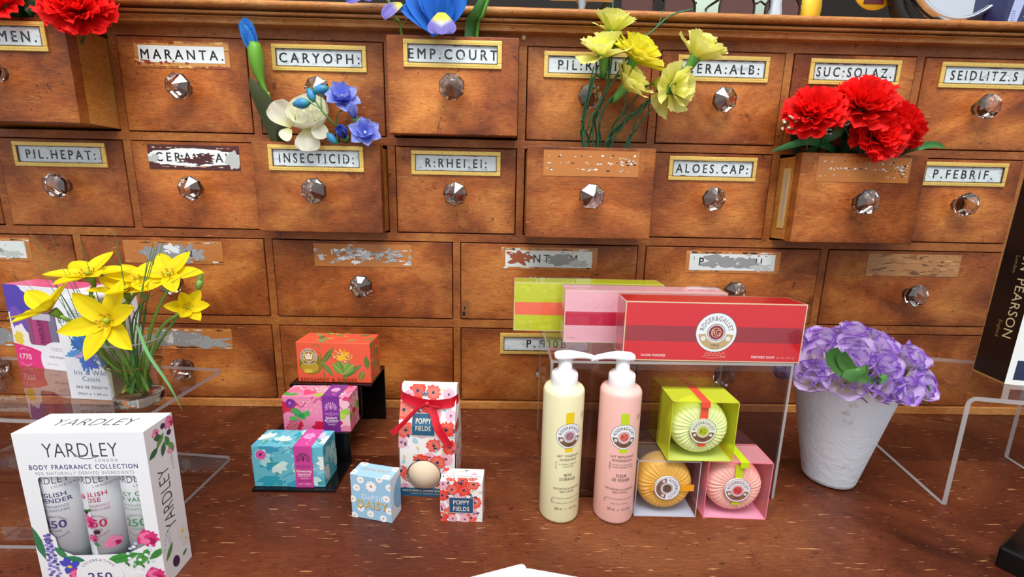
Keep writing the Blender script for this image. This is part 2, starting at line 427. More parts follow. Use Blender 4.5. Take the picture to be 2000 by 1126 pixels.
    def leaf(s, x, y, ln, wd, ang, col, vein=None):
        P = [(0, 0), (ln*.3, wd*.42), (ln*.55, wd*.5), (ln*.8, wd*.3), (ln, 0), (ln*.8, -wd*.3), (ln*.55, -wd*.5), (ln*.3, -wd*.42)]
        ca, sa = math.cos(ang), math.sin(ang)
        s.up(); s._put(list(reversed([(x+p*ca-q*sa, y+p*sa+q*ca) for p, q in P]))[::1] if False else [(x+p*ca-q*sa, y+p*sa+q*ca) for p, q in reversed(P)], lin(col))
        if vein: s.stroke([(x, y), (x+ln*.9*ca, y+ln*.9*sa)], wd*.08, vein)
    def bloom(s, x, y, r, n, col, ctr=None, cr_=0.25, dots=None, rot=0.0, wide=0.62):
        s.up(); c = lin(col)
        for k in range(n):
            a = rot+2*PI*k/n
            P = [(0, 0), (r*.45, r*wide*.5), (r*.85, r*wide*.48), (r, 0), (r*.85, -r*wide*.48), (r*.45, -r*wide*.5)]
            ca, sa = math.cos(a), math.sin(a)
            s.lift += 0.000001
            s._put([(x+p*ca-q*sa, y+p*sa+q*ca) for p, q in reversed(P)], c)
        if ctr: s.ell(x, y, r*cr_, None, ctr, 12)
        if dots:
            for k in range(14):
                a = 2*PI*k/14; s.ell(x+math.cos(a)*r*cr_*1.6, y+math.sin(a)*r*cr_*1.6, r*.045, None, dots, 5, up=False)
    def text(s, st, x, y, h, col, bold=0, align='L', sx=1.0, track=0.0, arc=None, rot=0.0, fw=None):
        s.up(); c = lin(col); k = h/CAPH; adv = []; tot = 0
        if fw:
            nat = sum((0.36 if ch == ' ' else GLY[(bold, ch)][2])*k for ch in st)
            sx = (fw-track*h*(len(st)-1))/nat
        for ch in st:
            a = 0.36 if ch == ' ' else GLY[(bold, ch)][2]
            adv.append(a*k*sx+track*h); tot += adv[-1]
        tot -= track*h
        ox = 0 if align == 'L' else (-tot/2 if align == 'C' else -tot)
        cr_, sr_ = math.cos(rot), math.sin(rot)
        for ch, a in zip(st, adv):
            if ch != ' ':
                vs, fs, _ = GLY[(bold, ch)]
                P = []
                for u, v_ in vs:
                    X, Y = ox+u*k*sx, v_*k
                    if arc:
                        R_, mid = arc      # R_>0 reads clockwise over the top, R_<0 along the bottom
                        if R_ > 0: th = mid-X/R_; rr = R_+Y; X2, Y2 = rr*math.cos(th), rr*math.sin(th)
                        else: th = mid+X/(-R_); rr = -R_-Y; X2, Y2 = rr*math.cos(th), rr*math.sin(th)
                        P.append((x+X2, y+Y2))
                    else: P.append((x+X*cr_-Y*sr_, y+X*sr_+Y*cr_))
                nq = max(1, len(fs)//4); l0 = s.lift
                for fi_, f in enumerate(fs):
                    if bold == 1: s.lift = l0+(fi_//nq)*0.000003
                    q = [P[i] for i in f]
                    ar = sum(q[i][0]*q[(i+1) % len(q)][1]-q[(i+1) % len(q)][0]*q[i][1] for i in range(len(q)))
                    if ar < 0: q.reverse()
                    s._put(q, c)
                s.lift = l0
            ox += a
        if bold == 1: s.lift += 0.00001
        return tot
def smooth(pts, n=12):
    "Catmull-Rom through the points"
    P = [Vector(p) if len(p) == 3 else Vector((p[0], p[1], 0)) for p in pts]; two = len(pts[0]) == 2
    P = [P[0]*2-P[1]]+P+[P[-1]*2-P[-2]]; out = []; segs = len(P)-3; per = max(2, n//segs)
    for i in range(1, len(P)-2):
        for k in range(per):
            t = k/per; a, b, c, d = P[i-1], P[i], P[i+1], P[i+2]
            out.append(0.5*((2*b)+(c-a)*t+(2*a-5*b+4*c-d)*t*t+(3*b-a-3*c+d)*t*t*t))
    out.append(P[-2]); return [(p.x, p.y) for p in out] if two else out

# ------------------------------------------------------------------ the setting
def struct(name, mb, m):
    o = mb.build(name, m); o['kind'] = 'structure'; return o
wb = MB(); wb.box(-1.6, 1.6, 0.75, 0.80, -0.02, 1.4); struct('wall_back', wb, simple('shop_interior_wall', '#150c05', 0.8, var=0.5, scale=4))

fb = MB(); fb.box(-1.6, 1.6, -1.7, 0.80, -0.95, -0.9); struct('floor', fb, simple('shop_floor', '#3a2a1e', 0.8, var=0.2, scale=5))
SX = [-0.9277+0.19*j for j in range(10)]            # stiles of the small drawers
LX = [-0.9277+0.285*j for j in range(7)]            # stiles of the wide drawers
HW = 0.0061
ROW = [(0.4236, 0.5496), (0.2861, 0.4110), (0.1517, 0.2724), (0.0148, 0.1371)]

# counter: three planks side by side
cnt = thing('wooden_counter', 'scratched reddish brown wooden counter along the foot of the drawer cabinet', 'counter', (0, 0, 0))
for (y0, y1) in ((-0.1385, 0.30), (-0.40, -0.1392), (-0.62, -0.4007)):
    b = MB(); b.box(-1.35, 1.35, y0, y1, -0.022, 0.0, bev=0.0006); b.build('plank', M['counter'], cnt)

# ------------------------------------------------------------------ apothecary cabinet
cab = thing('apothecary_cabinet', 'antique mahogany chest of many small drawers with glass knobs and painted latin labels', 'cabinet', (0, 0, 0))
XL, XR = SX[0]-0.012, SX[9]+0.20
fr = MB()
for (z0, z1) in ((0.5496, 0.5655), (0.4110, 0.4236), (0.2724, 0.2861), (0.1371, 0.1517), (0.0, 0.0148)):
    fr.box(XL, XR, 0.0, 0.018, z0+0.0006, z1-0.0006, bev=0.0005)
for r, (z0, z1) in enumerate(ROW):
    for x in (SX if r < 2 else LX):
        fr.box(x-HW+0.0006, (x+HW-0.0006) if x < SX[9]-0.01 else XR, 0.0003, 0.018, z0-0.0007, z1+0.0007)
fr.build('face_frame', M['frame'], cab)
bk = MB(); bk.box(XL, XR, 0.285, 0.30, 0, 0.58); bk.box(XL-0.004, XL, 0, 0.30, 0, 0.58); bk.box(XR, XR+0.004, 0, 0.30, 0, 0.58)
for z in (0.1440, 0.2790, 0.4170): bk.box(XL, XR, 0.02, 0.285, z-0.002, z+0.002)
bk.build('carcass', M['black'], cab)
pf = [(0.02, 0.5638), (-0.0150, 0.5636), (-0.0158, 0.5652), (-0.0162, 0.5672), (-0.0180, 0.5688), (-0.0210, 0.5698), (-0.0212, 0.5704), (-0.0060, 0.5708), (-0.0060, 0.5724),
      (-0.0235, 0.5725), (-0.0245, 0.5733), (-0.0245, 0.5755), (-0.0235, 0.5762), (-0.0060, 0.5766), (-0.0060, 0.5792)]
for k in range(9):
    a = -PI/2-0.2-(PI-0.1)*k/8; pf.append((-0.0285+0.0046*math.cos(a), 0.5832+0.0046*math.sin(a)))
pf += [(-0.02, 0.5875), (0.30, 0.5875), (0.30, 0.5638)]
co = MB(); xs = [XL-0.02+(XR+0.04-XL)*k/12 for k in range(13)]
for k in range(12):
    for i in range(len(pf)):
        a, b_ = pf[i], pf[(i+1) % len(pf)]
        co.face([(xs[k], a[0], a[1]), (xs[k], b_[0], b_[1]), (xs[k+1], b_[0], b_[1]), (xs[k+1], a[0], a[1])])
co.build('cornice', M['cornice'], cab)
bm_ = MB(); bm_.box(XL, XR, -0.004, 0.0, 0.0, 0.0135, bev=0.0012); bm_.build('base_moulding', M['cornice'], cab)

def knob_mesh(seed):
    mb = MB(); n = 8; a0 = PI/8+seed*0.35
    prof = [(0.0095, 0.0), (0.0095, -0.004), (0.0125, -0.008), (0.0172, -0.0135), (0.0180, -0.0165), (0.0165, -0.0195), (0.0, -0.0285)]
    rows = [[(r*math.cos(a0+2*PI*k/n), y, r*math.sin(a0+2*PI*k/n)) for k in range(n)] for r, y in prof[:-1]]
    I = mb.grid(rows, 0, None, False, True); ap = mb.add((0, prof[-1][1], 0))
    for k in range(n): mb.fi((I[-1][k], I[-1][(k+1) % n], ap))
    mb.fi(I[0]); return mb.mesh('glass_knob', [M['knob']], None, True)
KM = [knob_mesh(i) for i in range(4)]
def add_knob(dr, x, z, k=0):
    o = bpy.data.objects.new('glass_knob', KM[k % 4]); COL.objects.link(o); o.parent = dr; o.location = (x, -0.0012, z); return o
GREY, WHT, MAR, SILV, INKB, BARE = '#8f9092', '#dfe5e6', '#4a1210', '#aab3b6', '#15181a', '#b8712f'
def label_plate(dr, txt, xc, zc, style, w=0.131, h=0.0345, seed=0, lx=0.0, track=0.28, sx=0.95):
    "gilt framed glass label, or what is left of it; mats: gold, enamel"
    mb = MB(); rnd = random.Random(seed*13+5); X0, Z0 = xc-w/2, zc-h/2; y = -0.0014
    fn = lambda u, v, l: (X0+u, y-0.0004-l, Z0+v)
    mb.box(X0, X0+w, y-0.0004, y+0.0008, Z0, Z0+h, 1, lin(BARE if style not in ('maroon', 'torn') else (MAR if style == 'maroon' else '#b07a45')))
    if style == 'gold':
        fwd = 0.0062
        for (a, b, c_, d) in ((0, w, 0, fwd), (0, w, h-fwd, h), (0, fwd, fwd, h-fwd), (w-fwd, w, fwd, h-fwd)):
            mb.box(X0+a, X0+b, y-0.0026, y, Z0+c_, Z0+d, 0, bev=0.0007)
        for (a, b, c_, d) in ((fwd*.45, w-fwd*.45, fwd*.45, fwd*.62), (fwd*.45, w-fwd*.45, h-fwd*.62, h-fwd*.45)):
            mb.box(X0+a, X0+b, y-0.0029, y-0.002, Z0+c_, Z0+d, 0)
        for (a, b, c_, d) in ((fwd-.0006, w-fwd+.0006, fwd-.0006, fwd+.0003), (fwd-.0006, w-fwd+.0006, h-fwd-.0003, h-fwd+.0006), (fwd-.0006, fwd+.0003, fwd, h-fwd), (w-fwd-.0003, w-fwd+.0006, fwd, h-fwd)):
            mb.box(X0+a, X0+b, y-0.0028, y-.0004, Z0+c_, Z0+d, 1, lin('#5a4020'))
        clip = [(fwd, fwd), (w-fwd, fwd), (w-fwd, h-fwd), (fwd, h-fwd)]
        P = Panel(mb, fn, w, h, 1, clip); P.rect(fwd, fwd, w-fwd, h-fwd, '#d6dfe0')
        for k in range(26): P.blob(rnd.uniform(fwd, w-fwd), rnd.uniform(fwd, h-fwd), rnd.uniform(.001, .006), rnd.uniform(.0006, .0025), rnd.choice(['#c3ced2', '#e6eceb', '#b4c2c8', '#cfd8da']), k+seed*50, 0.5, 12)
        for k in range(14):
            e_ = rnd.random() < .5; P.blob(rnd.uniform(fwd, w-fwd), fwd+0.0003 if e_ else h-fwd-0.0003, rnd.uniform(.002, .009), rnd.uniform(.0003, .0009), rnd.choice(['#6a1d14', '#8c7a60', '#e9e4d8', '#54443a']), k+seed*9, 0.6, 14)
    elif style == 'chip':     # white panel, gilt border painted and flaked
        P = Panel(mb, fn, w, h, 1); P.rect(0.001, 0.001, w-.001, h-.001, '#c98c45')
        for k in range(40):
            s_ = rnd.random(); xx, yy = (rnd.uniform(0, w), rnd.choice([0.0015, h-.0015])) if s_ < .8 else (rnd.choice([0.002, w-.002]), rnd.uniform(0, h))
            P.blob(xx, yy, rnd.uniform(.002, .008), rnd.uniform(.0008, .0022), rnd.choice(['#8a3a1a', '#9a4a22', '#e0b468', '#a8602e']), k+seed*9, 0.6, 14)
        P.rect(0.006, 0.007, w-.007, h-.006, '#e6ebea')
        for k in range(18): P.blob(rnd.choice([rnd.uniform(0, .02), rnd.uniform(0, w*.6)]), rnd.uniform(0.004, .010), rnd.uniform(.001, .004), rnd.uniform(.0008, .002), '#92391a', k+seed*7, 0.6, 14)
    elif style == 'maroon':
        P = Panel(mb, fn, w, h, 1)
        for k in range(40): P.blob(rnd.uniform(0, w), rnd.choice([0.004, h-.004]), rnd.uniform(.001, .004), rnd.uniform(.0003, .001), rnd.choice(['#c98c45', '#d8c8b0', '#6a1d14']), k+seed*9, 0.6, 10)
        P.blob(w/2, h/2, w*.54, h*.36, '#e8ecea', seed, 0.12, 50, 6)
    elif style in ('grey', 'greyletter', 'half'):
        P = Panel(mb, fn, w, h, 1)
    elif style in ('silver', 'specks'):
        P = Panel(mb, fn, w, h, 1)
    elif style == 'torn':
        P = Panel(mb, fn, w, h, 1)
        for k in range(90): P.blob(rnd.uniform(0, w), rnd.uniform(0, h), rnd.uniform(.002, .010), rnd.uniform(.0004, .0016), rnd.choice(['#c08a50', '#8a5526', '#caa06a', '#a4693a', '#6e3f1c', '#bb8a5a']), k, 0.6, 12, rot=rnd.uniform(-.2, .2))
    if style == 'silver':
        for k in range(120):
            xx = rnd.gauss(w*.5, w*.28); yy = rnd.gauss(h*.52, h*.16)
            P.blob(xx, yy, rnd.uniform(.0015, .007), rnd.uniform(.0006, .003), rnd.choice(['#a9aca9', '#b9bdbb', '#c4cacc', '#9da2a2', '#b06a34', '#dfe6ea']), k, 0.7, 14)
    if style == 'specks':
        for k in range(75):
            xx = rnd.uniform(.004, w-.003); yy = rnd.choice([h*.78, h*.5, h*.52, h*.25])+rnd.uniform(-.0015, .0015)
            if k > 55: xx = rnd.uniform(w*.8, w-.003); yy = rnd.uniform(h*.35, h*.75)
            P.blob(xx, yy, rnd.uniform(.0005, .0024), rnd.uniform(.0004, .0013), rnd.choice(['#e8ecee', '#e8ecee', '#1c1c1c', '#b9bfc6', '#d9b07a']), k+seed*31, 0.8, 10)
    if style in ('grey', 'greyletter', 'half'):
        if style == 'half': P.rect(.006, .004, w-.008, h-.005, '#d9dfdc')
        for k in range(30): P.blob(rnd.uniform(0, w), rnd.choice([0.003, h-.003]), rnd.uniform(.002, .008), rnd.uniform(.0004, .0016), rnd.choice(['#c98c45', '#8a6a3a', '#3a2a1c', '#d4dadb']), k+seed*9, 0.7, 12)
    if txt:
        P.text(txt, w/2+lx, h/2-0.0061, 0.0122, INKB, 1, 'C', sx, track)
        if style == 'gold':
            for k in range(9): P.blob(rnd.uniform(fwd, w-fwd), rnd.uniform(fwd+.004, h-fwd-.004), rnd.uniform(.0008, .0035), rnd.uniform(.0003, .0006), '#c9d3d6', k+seed*77, 0.8, 10, rot=rnd.uniform(-1, 1))
    if style == 'maroon':
        P.blob(w*.55, h*.36, w*.17, h*.13, MAR, 5, 0.6, 40, 3); P.blob(w*.63, h*.52, w*.09, h*.12, MAR, 8, 0.6, 30, 3)
        P.blob(w*.93, h*.42, w*.085, h*.36, '#b9bdb8', 3, 0.3); P.blob(w*.06, h*.42, w*.05, h*.16, '#b9bdb8', 9, 0.4)
        for k in range(16): P.blob(rnd.uniform(w*.3, w*.7), rnd.uniform(h*.15, h*.6), rnd.uniform(.0008, .003), rnd.uniform(.0006, .002), rnd.choice([MAR, '#e8ecea']), k, 0.7, 12)
    if style == 'greyletter':
        P.blob(w*.36, h*.48, w*.17, h*.36, GREY, seed+1, 0.45, 30); P.blob(w*.60, h*.48, w*.16, h*.38, GREY, seed+2, 0.45, 30)
        P.blob(w*.49, h*.62, w*.07, h*.2, WHT, seed+3, 0.5, 20); P.blob(w*.74, h*.35, w*.09, h*.2, '#9a9d9f', seed+4, 0.6, 24)
        P.text('N', w*.62, h/2-.007, 0.0095, INKB, 1)
        for k in range(40): P.blob(rnd.uniform(w*.1, w*.95), rnd.uniform(h*.15, h*.85), rnd.uniform(.0006, .003), rnd.uniform(.0004, .001), rnd.choice(['#8f9092', '#c9ced0', BARE]), k, 0.8, 10)
    if style == 'grey':
        P.blob(w*.42, h*.5, w*.32, h*.38, GREY, seed, 0.3, 36); P.blob(w*.75, h*.38, w*.2, h*.24, '#9a9d9f', seed+4, 0.6, 24)
        P.blob(w*.33, h*.55, w*.05, h*.3, '#c6c8c2', seed+3, 0.5, 18)
        for k in range(30): P.blob(rnd.uniform(w*.1, w*.95), rnd.uniform(h*.15, h*.85), rnd.uniform(.0006, .003), rnd.uniform(.0004, .001), rnd.choice(['#8f9092', '#c9ced0', BARE]), k, 0.8, 10)
    if style == 'half':
        P.blob(w*(.2 if seed % 2 else .35), h*.52, w*.14, h*.30, '#9a4a22' if seed % 2 else GREY, seed, 0.5, 30, 2.5)
        P.blob(w*.6, h*.45, w*.16, h*.24, GREY, seed+6, 0.5, 30)
        P.blob(w*.8, h*.3, w*.1, h*.15, '#b9bdb8', seed+7, 0.6, 24)
        for k in range(22): P.blob(rnd.uniform(w*.05, w*.95), rnd.uniform(h*.15, h*.85), rnd.uniform(.0006, .0026), rnd.uniform(.0004, .001), rnd.choice([GREY, '#e6ebea', '#9a4a22']), k, 0.8, 10)
    return mb.build('label_plate', [M['gold'], M['enamel']], dr)
def drawer(x0, x1, z0, z1, pull=0.0, txt=None, style='gold', lw=0.131, seed=0, knob=True, lx=0.0, klab=None, tall=0.0345, sx=0.95, track=0.28, ldx=0.0):
    "local origin: centre of the bottom of the front"
    w, h = x1-x0-0.0016, z1-z0-0.0016
    o = MB(); o.box(-w/2, w/2, -0.0012, 0.014, 0, h, 0, bev=0.0009)
    if pull:
        s = 0.005
        for sgn in (-1, 1): o.box(*sorted((sgn*(w/2-0.0005), sgn*(w/2-0.0005-s))), 0.012, 0.24, 0.002, h-0.004, 1)
        o.box(-w/2+0.004, w/2-0.004, 0.012, 0.24, 0.003, 0.007, 1)
        o.box(-w/2+0.004, w/2-0.004, 0.235, 0.24, 0.003, h-0.006, 1)
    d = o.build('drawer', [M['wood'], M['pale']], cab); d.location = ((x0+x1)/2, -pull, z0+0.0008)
    small = lw < 0.14
    zc = 0.1018 if small else 0.0975
    label_plate(d, txt, ldx, zc, style, lw, tall, seed, lx, track, sx) if style else None
    if knob: add_knob(d, 0.0, 0.0578 if small else 0.0525, seed)
    return d
small = [  # row 0 then row 1: (pull, text, style)
 [(0, None, 'gold'), (0.060, 'SEM. MEN.', 'gold'), (0, 'MARANTA.', 'chip'), (0, 'CARYOPH:', 'gold'), (0.034, 'EMP.COURT', 'gold'), (0, 'PIL:RHEI.', 'gold'), (0, 'CERA:ALB:', 'gold'), (0, 'SUC:SOLAZ.', 'gold'), (0, 'SEIDLITZ.S', 'gold')],
 [(0, None, 'gold'), (0, 'PIL.HEPAT:', 'gold'), (0, 'CERA:FLAV', 'maroon'), (0.033, 'INSECTICID:', 'gold'), (0, 'R:RHEI.EI:', 'gold'), (0.050, None, 'specks'), (0, 'ALOES.CAP:', 'gold'), (0.048, None, 'specks'), (0, 'P.FEBRIF.', 'gold')]]
D = {}
for r in range(2):
    for c in range(9):
        pl, tx, st = small[r][c]; n_ = len(tx or 'xxxxxxxx')
        D[(r, c)] = drawer(SX[c]+HW, SX[c+1]-HW, ROW[r][0], ROW[r][1], pl, tx, st, 0.131, seed=r*9+c, lx=0.004 if c == 0 else 0.0, sx=min(1.0, 8.6/n_)*0.95, track=min(0.34, 2.6/n_), tall=0.0345 if st != 'specks' else 0.034)
wide = [[('half', 'FU. R'), ('greyletter', None), ('silver', None), ('half', ' MNT  .M.'), ('half', 'P.T.RA.FU.'), ('torn', None)],
        [('grey', None), ('grey', None), (None, None), ('gold', 'P.S00B'), (None, None), (None, None)]]
for r in range(2):
    for c in range(6):
        st, tx = wide[r][c]; z = ROW[2+r]
        D[(2+r, c)] = drawer(LX[c]+HW, LX[c+1]-HW, z[0], z[1], 0, tx, st, 0.1475, seed=20+r*6+c, sx=0.9, track=0.3)
# small escutcheon plates and the paper strip on the side of the open drawer
pp = MB(); pp.box(-0.0884, -0.0879, 0.020, 0.036, 0.018, 0.104, 0, lin('#d6b878')); pp.box(-0.0887, -0.0883, 0.0235, 0.029, 0.030, 0.096, 0, lin('#b9a99a'))
pp.build('paper_strip', M['ink'], D[(1, 7)])
lk = MB(); lk.box(-0.1350, -0.1252, -0.0022, -0.0010, 0.002, 0.030, 0, lin('#8a5024')); lk.box(-0.1335, -0.1290, -0.0024, -0.0018, 0.005, 0.012, 0, lin('#120904')); lk.box(-0.1312, -0.1290, -0.0024, -0.0018, 0.015, 0.020, 0, lin('#120904'))
lk.build('lock_recess', M['ink'], D[(2, 3)])
pn = MB(); pn.ball((0, 0, 0), 0.0034, 8, 0, lin('#d9c79a'), (1, .6, 1)); o = pn.build('brass_pin', M['ink'], cab); p_ = at(1023, 73, -0.0015); o.location = p_

# ------------------------------------------------------------------ cartons
def box_panels(mb, w, d, h, m=0):
    return {'front': Panel(mb, lambda x, y, l: (x-w/2, -d/2-l, y), w, h, m),
            'right': Panel(mb, lambda x, y, l: (w/2+l, -d/2+x, y), d, h, m),
            'left': Panel(mb, lambda x, y, l: (-w/2-l, d/2-x, y), d, h, m),
            'top': Panel(mb, lambda x, y, l: (x-w/2, -d/2+y, h+l), w, d, m)}
def card_box(mb, w, d, h, cols, m=0, th=0.0, bev=0.0006):
    c = lin(cols) if isinstance(cols, str) else cols
    mb.box(-w/2, w/2, -d/2, d/2, 0, h, m, c, bev=bev)
def holed(mb, outer, hole, fn, m, c, lift=0.0):
    tri = tessellate_polygon([[Vector((p[0], p[1], 0)) for p in outer], [Vector((p[0], p[1], 0)) for p in hole]])
    P = list(outer)+list(hole)
    for t in tri: mb.face([fn(P[i][0], P[i][1], lift) for i in t], m, c)
def rrect(x0, y0, x1, y1, r, n=5):
    P = []
    for cx, cy, a in ((x1-r, y1-r, 0), (x0+r, y1-r, PI/2), (x0+r, y0+r, PI), (x1-r, y0+r, 3*PI/2)):
        for k in range(n+1): P.append((cx+r*math.cos(a+PI/2*k/n), cy+r*math.sin(a+PI/2*k/n)))
    return P
def rose(P, x, y, r, col='#e0367e', lt='#f27aa8', dk='#b01d5c'):
    P.blob(x, y, r, r*.9, col, 3, .25, 18, 3); P.blob(x-r*.2, y+r*.25, r*.62, r*.5, lt, 5, .3, 14, 2); P.blob(x+r*.05, y+r*.2, r*.36, r*.3, col, 7, .3, 12, 2)
    P.blob(x+r*.3, y-r*.3, r*.5, r*.35, dk, 8, .3, 12, 2); P.blob(x-r*.25, y-r*.35, r*.45, r*.3, lt, 9, .3, 12, 2)
def daisy(P, x, y, r, n=9, col='#ffffff', ctr='#b98a2e'): P.bloom(x, y, r, n, col, ctr, .2, None, x*91, .5)
GREEN = ['#3f8a3a', '#2f6b34', '#6aa84a', '#4f9650']

# --- lower left: white gift carton with a window and three body sprays in it
YW, YD, YH = 0.101, 0.0335, 0.148
yr = thing('gift_carton', 'large white fragrance gift carton with window and printed roses at the front left corner', 'box', (-0.3425, -0.3300, 0), math.radians(2.5))
mb = MB(); W_ = lin('#f4f6f9')
ff = lambda x, y, l: (x-YW/2, -YD/2-l, y)
win = rrect(0.013, 0.034, 0.090, 0.109, 0.003)
holed(mb, [(0, 0), (YW, 0), (YW, YH), (0, YH)], win, ff, 0, W_)
for a, b in ((0, 1),):
    mb.face([(-YW/2, -YD/2, 0), (-YW/2, YD/2, 0), (-YW/2, YD/2, YH), (-YW/2, -YD/2, YH)], 0, W_)
    mb.face([(YW/2, -YD/2, 0), (YW/2, -YD/2, YH), (YW/2, YD/2, YH), (YW/2, YD/2, 0)], 0, W_)
    mb.face([(-YW/2, YD/2, 0), (YW/2, YD/2, 0), (YW/2, YD/2, YH), (-YW/2, YD/2, YH)], 0, W_)
    mb.face([(-YW/2, -YD/2, YH), (YW/2, -YD/2, YH), (YW/2, YD/2, YH), (-YW/2, YD/2, YH)], 0, W_)
    mb.face([(-YW/2, -YD/2, 0.0003), (YW/2, -YD/2, 0.0003), (YW/2, YD/2, 0.0003), (-YW/2, YD/2, 0.0003)], 0, W_)
pn_ = box_panels(mb, YW, YD, YH); P = pn_['front']; TX = '#3c4148'
def yardley(P, x, y, h, col=TX, sx=1.0, rot=0):
    n = P.text('YARDLEY', x, y, h, col, 2, 'C', .92*sx, .02, rot=rot, fw=.0585*sx)
yardley(P, .050, .1265, .0125)
P.curve([(.0455, .1290), (.0490, .1256), (.0550, .1249), (.0620, .1262)], .0006, TX)
P.text('LONDON', .060, .1220, .0026, TX, 0, 'L', 1.1, .45, fw=.0175)
P.text('BODY FRAGRANCE COLLECTION', .0505, .1156, .0040, '#4a4580', 1, 'C', 1.13, .10, fw=.085)
P.text('95% NATURALLY DERIVED INGREDIENTS', .0505, .1106, .0029, '#7d808c', 2, 'C', 1.16, .08, fw=.077)
# printed flowers along the foot of the front
wave = [(0, .0), (.101, .0), (.101, .048), (.094, .056), (.086, .050), (.088, .042), (.076, .036), (.066, .032), (.060, .030), (.034, .030), (.026, .036), (.018, .040), (.017, .052), (.012, .058), (.008, .060), (0, .056)]
P.poly(wave, '#f4f6f9')
P.leaf(.006, .030, .034, .007, 1.75, '#3a7d55'); P.leaf(.024, .030, .016, .006, 2.2, '#3a8a55'); P.leaf(.038, .028, .018, .006, 2.9, '#2f8060')
for k in range(46):
    yy = .004+.052*k/46; P.ell(.011+.0045*math.sin(k*2.4)*(1.1-k/60), yy, .0019, .0014, random.choice(['#7d74c0', '#9a90d8', '#6458a8', '#a99fe0', '#5a4f9a']), 6)
for a_ in (2.6, 1.9, .3, 5.4, 4.3): P.leaf(.024, .024, .009, .006, a_, '#4a4fc4')
P.ell(.024, .023, .002, .0014, '#f2d04a')
P.leaf(.052, .026, .032, .009, .28, '#3f9a45', '#2f7a35'); P.leaf(.078, .022, .022, .009, .9, '#4f9e48', '#2f7a35'); P.leaf(.090, .028, .018, .006, .7, '#3a8a3c')
for k in range(16): P.ell(.083+.010*math.sin(k*1.9), .020+.026*k/16, .0017, .0015, random.choice(['#d8e8f4', '#b8d2ea', '#eef6fb']), 8)
rose(P, .0915, .049, .0085); rose(P, .029, .0145, .0065); rose(P, .093, .012, .008)
P.ring(.0475, .0125, .0, .0195, '#f7f8fb', 28); P.text('CELEBRATING', .0475, .0125, .0023, '#4a4580', 0, 'C', 1.1, .2, arc=(.0155, PI/2))
P.text('250', .0475, .0085, .0078, '#4a4580', 1, 'C', 1.1, .05); P.text('YEARS', .0475, .0040, .0026, '#4a4580', 0, 'C', 1.1, .2)
daisy(P, .078, .010, .006, 8, '#eef2f4', '#e8c84a'); daisy(P, .088, .003, .005, 8, '#f2f4f4', '#e8c84a')
for k in range(7): P.leaf(.070+.003*k, .024-.002*(k % 3), .004, .002, 1.2+.8*(k % 2), GREEN[k % 4])
P = pn_['top']; yardley(P, .050, .0120, .0115, TX, 1.12); P.text('LONDON', .058, .0055, .0032, '#8b8e96', 2, 'L', 1.2, .4, fw=.02)
P = pn_['right']
P.text('YARDLEY', .0205, .106, .0125, TX, 2, 'R', .86, .02, rot=PI/2, fw=.060)
P.text('LONDON', .0275, .098, .0024, TX, 0, 'L', 1.0, .4, rot=PI/2)
rose(P, .029, .141, .006, '#e86a9a', '#f49abc'); rose(P, .012, .140, .004, '#ee86ac', '#f8b0cc'); rose(P, .027, .117, .0045, '#ee86ac', '#f8b0cc')
for x_, y_, a_, l_ in ((.021, .136, 3.9, .014), (.022, .132, 5.0, .012), (.020, .128, 4.4, .013), (.013, .127, 3.6, .013), (.025, .124, 5.2, .010), (.018, .134, 2.9, .009)): P.leaf(x_, y_, l_, .006, a_, GREEN[int(l_*1e3) % 4], '#2f6b34')
for q in ((.021, .142), (.027, .133)): P.ell(*q, .0028, .0026, '#33264a', 12)
daisy(P, .026, .034, .0075, 7, '#f0f2ea', '#e6cf4a'); daisy(P, .029, .024, .006, 7, '#eef0ea', '#e6cf4a'); P.ell(.014, .013, .004, .006, '#3d2f52', 14, .3); P.leaf(.022, .011, .007, .004, .4, '#4f9650')
for k in range(12): P.ell(.003+.008*abs(math.sin(k)), .034+.016*k/12, .0013, .0011, '#cfe2f2', 7)
P.leaf(.003, .022, .016, .005, .9, '#4f9650')
mb.build('carton', [M['card']], yr)
fm = MB(); fm.face([(-YW/2+.012, -YD/2+.0006, .033), (-YW/2+.092, -YD/2+.0006, .033), (-YW/2+.092, -YD/2+.0006, .11), (-YW/2+.012, -YD/2+.0006, .11)]); fm.build('window_film', [M['film']], yr)
M['can'] = inkmat('painted_can', 0.3, coat=0.2)
